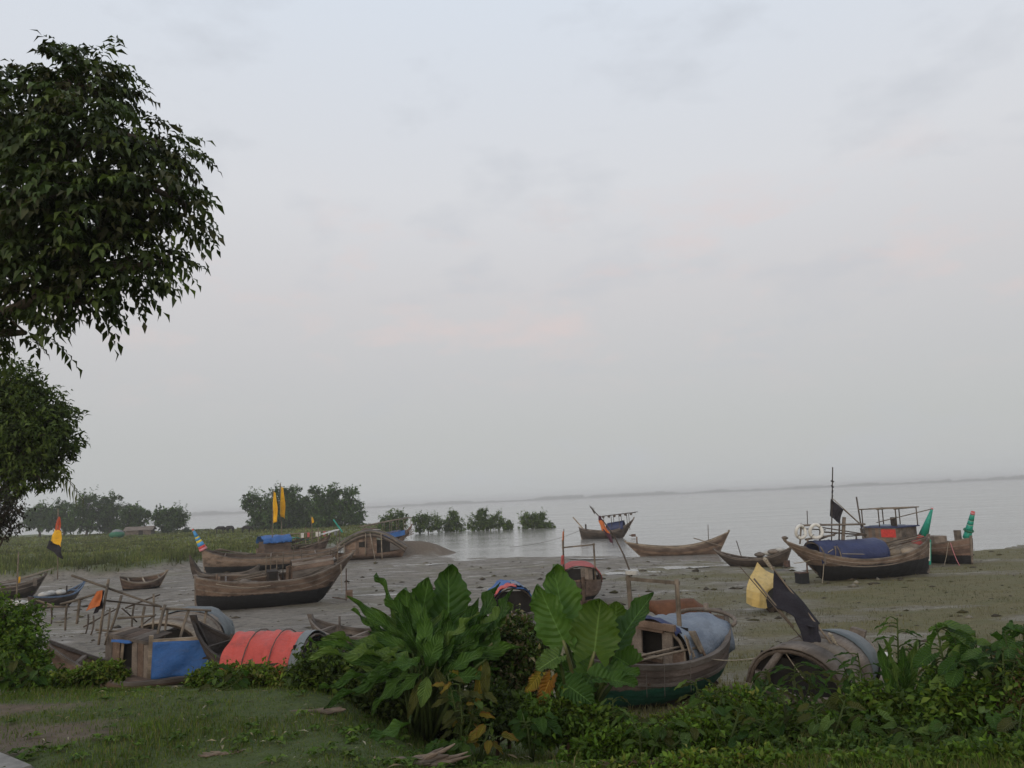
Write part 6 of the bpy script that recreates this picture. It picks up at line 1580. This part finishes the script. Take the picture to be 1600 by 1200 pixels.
VM = [L_LANCE, L_LANCE_LIT, L_TARO_LIT, L_OLIVE]
branching_plant('sprawling vine with mid-green oval leaves below the cabin boat bow', (1010, 1185, 5.9), [[(1000, 1150, 5.9), (985, 1120, 6.0)], [(1030, 1150, 5.9), (1045, 1128, 6.0)], [(1060, 1160, 5.8), (1085, 1140, 5.9)]], 9, 22, VM, 'broad', 21)
branching_plant('climbing weed with oval leaves beside the weathered stumps', (1130, 1180, 6.0), [[(1120, 1130, 6.1), (1110, 1100, 6.2)], [(1150, 1130, 6.0), (1160, 1098, 6.1)], [(1180, 1150, 5.9), (1195, 1125, 5.9)]], 10, 22, VM, 'broad', 22)
branching_plant('rising vine of heart-shaped leaves below the metal canopy sheet', (1290, 1190, 5.7), [[(1280, 1140, 5.8), (1272, 1105, 5.9)], [(1310, 1130, 5.8), (1320, 1095, 5.8)], [(1340, 1150, 5.7), (1362, 1120, 5.7)]], 10, 26, VM, 'taro', 23)
branching_plant('bright oval-leaved vine trailing along the bottom right', (1450, 1198, 5.2), [[(1430, 1165, 5.3), (1415, 1140, 5.3)], [(1470, 1160, 5.2), (1490, 1130, 5.3)], [(1510, 1175, 5.1), (1545, 1150, 5.1)]], 10, 26, VM, 'broad', 24)
branching_plant('heart-leaved vine in the lower right corner', (1570, 1198, 5.0), [[(1560, 1160, 5.1), (1545, 1110, 5.2)], [(1590, 1150, 5.0), (1598, 1100, 5.1)]], 12, 28, VM, 'taro', 25)
branching_plant('leafy weed beside the trough at the left edge', (35, 1088, 8.6), [[(30, 1055, 8.6), (22, 1020, 8.7)], [(50, 1062, 8.6), (62, 1045, 8.6)], [(15, 1060, 8.6), (4, 1030, 8.6)]], 12, 17, VM, 'broad', 26)
branching_plant('weed with pointed leaves between blue tarpaulin and red tarpaulin', (345, 1098, 8.0), [[(340, 1070, 8.0), (330, 1045, 8.1)], [(365, 1070, 8.0), (380, 1050, 8.0)]], 12, 17, VM, 'broad', 27)

for k, (x, y, t_, Y_, lb) in enumerate(((1105, 1150, 1062, 6.9, 'spindly weed rising between stumps and shrub right of the cabin boat'), (1235, 1160, 1075, 6.6, 'tall weed of narrow leaves before the plank canopy mouth'), (1350, 1170, 1050, 6.4, 'tall spindly weed against the metal canopy sheet'),
                                      (1465, 1170, 1020, 6.0, 'tall narrow-leaved weed left of the heart-leaved plant'), (955, 1160, 1090, 6.8, 'spindly weed at the foot of the elephant ear'), (1560, 1170, 1010, 5.7, 'tall narrow-leaved weed near the right picture edge'))):
    branching_plant(lb, (x, y, Y_), [[(x - 12 + 4 * k, (y + t_) / 2, Y_), (x - 18 + 5 * k, t_, Y_)], [(x + 14, (y + t_) / 2 + 10, Y_), (x + 26, t_ + 18, Y_)]], 16, 20, [L_LANCE, L_LANCE_LIT, L_OLIVE], 'lance', 40 + k, name='weed', group='spindly weeds on the bank')

# ------------------------------------------------------------------ grass
def blades(n_try, xr, yr, keep, hgt, wid, pal, name, label, seed, clump=None, lean=.5):
    rng = np.random.RandomState(seed)
    # even in the picture: choose by bearing and log distance
    uu = rng.uniform(xr[0], xr[1], n_try); yy = np.exp(rng.uniform(math.log(yr[0]), math.log(yr[1]), n_try))
    if clump:
        k = n_try // clump
        uu = np.repeat(uu[:k], clump); yy = np.repeat(yy[:k], clump)
    x = uu * yy; y = yy
    if clump:
        x = x + rng.normal(size=len(x)) * .10 * (1 + y / 40); y = y + rng.normal(size=len(y)) * .12 * (1 + y / 40)
    w = keep(x, y); m = rng.rand(len(x)) < w
    x, y = x[m], y[m]; z = ground_z(x, y) - .01; n = len(x)
    an = rng.uniform(0, 2 * pi, n); H_ = hgt * (.5 + .9 * rng.rand(n)) * np.clip(1 + 1.5 * fbm(x * 1.1, y * 1.1, 3), .35, 2.4)
    W_ = wid * (.6 + .8 * rng.rand(n)) * np.maximum(1, y / 30 if hgt < .3 else 1)
    le = np.stack([np.cos(an), np.sin(an), np.zeros(n)], -1); fa = rng.uniform(0, 2 * pi, n); sd = np.stack([np.cos(fa), np.sin(fa), np.zeros(n)], -1) * (W_ / 2)[:, None]
    b0 = np.stack([x, y, z], -1); up = np.array([0, 0, 1.0]); bend = lean * (.4 + rng.rand(n))
    m1 = b0 + up * (H_ * .55)[:, None] + le * (H_ * .2 * bend)[:, None]; tip = b0 + up * (H_ * (1 - .25 * bend))[:, None] + le * (H_ * .75 * bend)[:, None]
    V = np.stack([b0 - sd, b0 + sd, m1 - sd * .8, m1 + sd * .8, tip], 1).reshape(-1, 3)
    o = (np.arange(n) * 5)[:, None]
    Fc = np.concatenate([o + np.array([[0, 1, 3]]), o + np.array([[0, 3, 2]]), o + np.array([[2, 3, 4]])], 0)
    patch = np.clip(.9 + .8 * fbm(x * .3 + 3, y * .3, 3), .5, 1.4)[:, None]
    T = np.repeat(tints(n, pal, rng, .2) * patch, 5, axis=0)
    return tag(fast_mesh(name, V, Fc, 3, GRASS, T), label, 'grass', None, 'stuff')
def k_lawn(x, y):
    l, s, d = zones(x, y); return np.clip(l * (1 - .72 * d), 0, 1) * (1 - sstep(11, 13, y))
def k_thin(x, y):
    l, s, d = zones(x, y); return np.clip(s * .9 + l * .3, 0, 1) * (ground_z(x, y) > .06)
def k_mead(x, y): return sstep(.3, .8, meadow(x, y))
def k_edge(x, y):
    m = meadow(x, y); return np.clip(1 - np.abs(m - .75) / .35, 0, 1) * (y > 55)
P_LAWN = [(.066, .108, .017), (.080, .124, .021), (.098, .128, .027), (.058, .092, .016), (.125, .112, .045)]
P_MEAD = [(.095, .118, .030), (.115, .135, .036), (.130, .145, .045), (.110, .112, .040)]
P_THIN = [(.12, .108, .045), (.14, .122, .055), (.10, .10, .036), (.16, .135, .07)]
blades(210000, (-.85, .85), (3.6, 13), k_lawn, .05, .005, P_LAWN, 'lawn_grass', 'short trodden grass of the near bank', 1, 5)
blades(60000, (-.10, .85), (10.5, 66), k_thin, .09, .010, P_THIN, 'mud_grass', 'thin olive grass creeping over the mud flat', 2, 6)
blades(60000, (-.85, -.05), (60, 200), k_mead, .26, .05, P_MEAD, 'meadow_grass', 'green meadow grass on the far left bank', 3, 4)
blades(26000, (-.85, -.2), (57, 84), k_edge, .70, .05, [(.070, .092, .024), (.085, .108, .030), (.105, .115, .038)], 'meadow_reeds', 'tall rank grass along the meadow edge', 4, 7, .35)
def k_weed(x, y):
    u = x / np.maximum(y, 3); return sstep(-.06, .06, u) * sstep(5.0, 5.8, y) * (1 - sstep(8.5, 10.5, y)) * sstep(-.25, .25, fbm(x * .9, y * .9, 3))
blades(1800, (.02, .8), (4.8, 11), k_weed, .22, .006, [(.07, .095, .02), (.09, .11, .03), (.12, .115, .045), (.17, .14, .075)], 'bank_weeds', 'long thin grass stems among the bank shrubs', 6, 6, .6)
rng = np.random.RandomState(14); n = 520                              # small broad weeds in the lawn
uu = rng.uniform(-.72, .5, n); yy = np.exp(rng.uniform(math.log(4.3), math.log(9.5), n)); x = uu * yy
ok = (rng.rand(n) < zones(x, yy)[0] * (1 - .8 * zones(x, yy)[2]) * (.3 + sstep(-.1, .3, fbm(x * .8, yy * .8, 3)))); x, yy = np.repeat(x[ok], 8), np.repeat(yy[ok], 8); n = len(x)
an = rng.uniform(0, 2 * pi, n); D = np.stack([np.cos(an), np.sin(an), .25 + .3 * rng.rand(n)], -1)
V, Fc, T = leaf_cloud(np.stack([x + .02 * rng.normal(size=n), yy + .02 * rng.normal(size=n), ground_z(x, yy) + .015], -1), D, rng.normal(size=(n, 3)) * .2 + np.array([0, 0, 1]), .035 + .05 * rng.rand(n), .5, tints(n, PAL_BUSH, rng))
tag(fast_mesh('lawn_weeds', V, Fc, 3, LEAF, T), 'small broad-leaved weeds dotted over the near grass', 'weeds', None, 'stuff')
# straw and fallen leaves on the near bank
rng = np.random.RandomState(9); n = 900
uu = rng.uniform(-.72, .4, n); yy = np.exp(rng.uniform(math.log(4.4), math.log(9), n)); x = uu * yy; ok = zones(x, yy)[0] + zones(x, yy)[2] > .4
x, yy = x[ok], yy[ok]; n = len(x); z = ground_z(x, yy) + .025
an = rng.uniform(0, 2 * pi, n); D = np.stack([np.cos(an), np.sin(an), rng.normal(size=n) * .12], -1); Nn = rng.normal(size=(n, 3)) * .25 + np.array([0, 0, 1])
V, Fc, T = leaf_cloud(np.stack([x, yy, z], -1), D, Nn, .02 + .09 * rng.rand(n) ** 3, .2, tints(n, [(.24, .20, .13), (.17, .13, .085), (.30, .27, .20), (.12, .085, .05)], rng), droop=.02)
tag(fast_mesh('leaf_litter', V, Fc, 3, GRASS, T), 'scattered straw and dead leaves on the near grass', 'litter', None, 'stuff')

# clods, shells and bits of drift on the mud
rng = np.random.RandomState(17); n = 2600
uu = rng.uniform(-.62, .68, n); yy = np.exp(rng.uniform(math.log(17), math.log(72), n)); x = uu * yy
ok = (rng.rand(n) < (1 - zones(x, yy)[0]) * (.25 + .75 * sstep(-.05, .3, fbm(x * .3, yy * .3, 3)))) & (ground_z(x, yy) > .04); x, yy = x[ok], yy[ok]; n = len(x)
sz = (.025 + .10 * rng.rand(n) ** 4) * (1 + yy / 60); c = np.stack([x, yy, ground_z(x, yy) + sz * .15], -1)
oc = np.array([[1, 0, 0], [0, 1, 0], [-1, 0, 0], [0, -1, 0], [0, 0, .5], [0, 0, -.5]], float)
V = (c[:, None, :] + oc[None] * sz[:, None, None] * (1 + .5 * rng.normal(size=(n, 6, 1)) * .6) * np.array([1.4, 1, 1])).reshape(-1, 3)
fo = np.array([[0, 1, 4], [1, 2, 4], [2, 3, 4], [3, 0, 4], [1, 0, 5], [2, 1, 5], [3, 2, 5], [0, 3, 5]])
Fc = (np.arange(n)[:, None, None] * 6 + fo[None]).reshape(-1, 3)
tag(fast_mesh('mud_clods', V, Fc, 3, GRASS, np.repeat(tints(n, [(.06, .05, .04), (.09, .075, .06), (.20, .18, .15), (.075, .065, .03)], rng), 6, axis=0)), 'small clods and drift scattered over the mud flat', 'clods', None, 'stuff')

# ------------------------------------------------------------------ driftwood, stumps, kerb
def snag(label, px, py, pieces, name='driftwood', group='driftwood on the bank', mat=None):
    p = G(px, py); rt = thing(name, label, 'driftwood', p, random.uniform(-.3, .3), group); rs = random.Random(px)
    for (dx, dy, l, r_, up) in pieces:
        a = rs.uniform(-.5, .5); d = Vector((cos(a), sin(a), up)).normalized(); c = Vector((dx, dy, r_ * .6))
        pts = [c + d * (l * (i / 6 - .5)) + Vector((rs.uniform(-1, 1), rs.uniform(-1, 1), rs.uniform(-.5, 1))) * r_ * .35 for i in range(7)]
        MB().tube(pts, [r_ * k * rs.uniform(.75, 1.2) for k in (.45, .8, 1, 1.05, .9, .7, .25)], 8).build('splinter', mat or W_DRIFT, rt)
snag('broken pale palm stump lying at the bottom centre edge', 655, 1196, [(.02 * (k % 5) * 3 - .12, .03 * (k % 4) - .05, .25 + .06 * (k % 6), .014 + .004 * (k % 4), .12 * ((k * 7) % 5) - .1) for k in range(18)], mat=W_DRIFT)
snag('flat rotten wood scrap on the grass at lower left', 345, 1180, [(.03 * ((k * 5) % 7) - .09, .012 * (k % 5), .08 + .02 * (k % 5), .007, .1 * (k % 3) - .1) for k in range(14)])
snag('weathered stump pair beside the stern of the cabin boat', 1130, 1095, [(-.12, 0, .22, .11, .9), (.12, .05, .26, .13, 1.0), (.0, -.08, .35, .05, .2)])
snag('grey log half buried near the grey canopy', 1105, 1075, [(0, 0, .3, .08, .6), (.1, .05, .2, .06, .8)])
snag('pale stick lying on the mud beside the large right boat', 1440, 895, [(0, 0, .9, .05, .0)], name='log', group='logs')
snag('rotting log lying in the low weeds left of the lance-leaved clump', 505, 1115, [(.04 * k - .1, .02 * (k % 3), .45 - .05 * k, .02, .04) for k in range(5)])
p = G(12, 1194)
kb = thing('kerb_stone', 'grey concrete kerb at the lower left corner', 'kerb', (p.x - .15, p.y - .05, p.z - .04), radians(-38))
MB().box((0, 0, .03), (.9, .28, .12)).build('slab', mat_plain('concrete', (.20, .19, .175), .9, .25, 14), kb); MB().box((0, .16, .0), (.92, .05, .10)).build('mortar_edge', mat_plain('concrete_dark', (.12, .11, .10), .9, .3, 14), kb)

# ------------------------------------------------------------------ cattle
def cow(label, P, facing, hgt, mat, head_down=.0, group=None):
    rt = thing('cow', label, 'cow', P, facing, group)
    s = hgt / 1.25
    vs, es, rad = [], [], []
    def V(x, y, z, rx, ry=None): vs.append((x * s, y * s, z * s)); rad.append((rx * s, (ry or rx) * s)); return len(vs) - 1
    hip = V(-.62, 0, 1.08, .20); mid = V(-.15, 0, 1.02, .29); ch = V(.35, 0, 1.02, .27); wi = V(.55, 0, 1.12, .20); nk = V(.80, 0, 1.18 - head_down * .5, .14); hd = V(1.0, 0, 1.22 - head_down, .115); mz = V(1.24, 0, 1.08 - head_down * 1.1, .065)
    es += [(mid, hip), (mid, ch), (ch, wi), (wi, nk), (nk, hd), (hd, mz)]
    tl = V(-.80, 0, .98, .04); t2 = V(-.84, 0, .55, .02); es += [(hip, tl), (tl, t2)]
    for sy in (-1, 1):
        a = V(-.60, .16 * sy, .82, .13); b_ = V(-.52, .17 * sy, .60, .085); c = V(-.64, .17 * sy, .38, .05); d = V(-.60, .17 * sy, .04, .045); es += [(hip, a), (a, b_), (b_, c), (c, d)]
        a = V(.42, .15 * sy, .75, .11); b_ = V(.42, .16 * sy, .40, .055); c = V(.43, .16 * sy, .04, .045); es += [(ch, a), (a, b_), (b_, c)]
        e = V(.98, .14 * sy, 1.30 - head_down, .05); e2 = V(.95, .24 * sy, 1.30 - head_down, .03); es += [(hd, e), (e, e2)]
    me = bpy.data.meshes.new('body'); me.from_pydata(vs, es, []); me.materials.append(mat)
    o = link('body', me, rt)
    sk = o.modifiers.new('skin', 'SKIN'); sk.use_smooth_shade = True
    if me.skin_vertices:
        for i, v in enumerate(me.skin_vertices[0].data): v.radius = rad[i]; v.use_root = (i == mid)
    sb = o.modifiers.new('sub', 'SUBSURF'); sb.levels = sb.render_levels = 2
    for sy in (-1, 1): MB().tube([Vector((.97, .07 * sy, 1.31 - head_down)) * s, Vector((.99, .13 * sy, 1.40 - head_down)) * s, Vector((1.04, .12 * sy, 1.46 - head_down)) * s], [.022 * s, .016 * s, .006 * s], 6).build('horn', W_PALE, rt, True)
    return rt
C_RED = mat_plain('cow_hide_russet', (.115, .052, .028), .8, .3, 6)
C_BLACK = mat_plain('cow_hide_black', (.018, .016, .015), .7, .4, 6)
p = at(1064, 1000, 21.0)
cow('russet brown cow behind the pale blue cabin boat', (p.x, p.y, gz(p.x, p.y)), pi - .15, 1.22, C_RED, .02)
for (px, py, Y_, fc, lb) in ((344, 842, 150, .3, 'black cow grazing in the meadow, leftmost of the three'), (359, 841, 152, 2.9, 'black cow grazing in the meadow, middle of the three'), (385, 840, 148, .15, 'black cow grazing in the meadow, rightmost of the three')):
    p = at(px, py, Y_); cow(lb, (p.x, p.y, gz(p.x, p.y)), fc, 1.4, C_BLACK, .45, 'black cattle in the meadow')
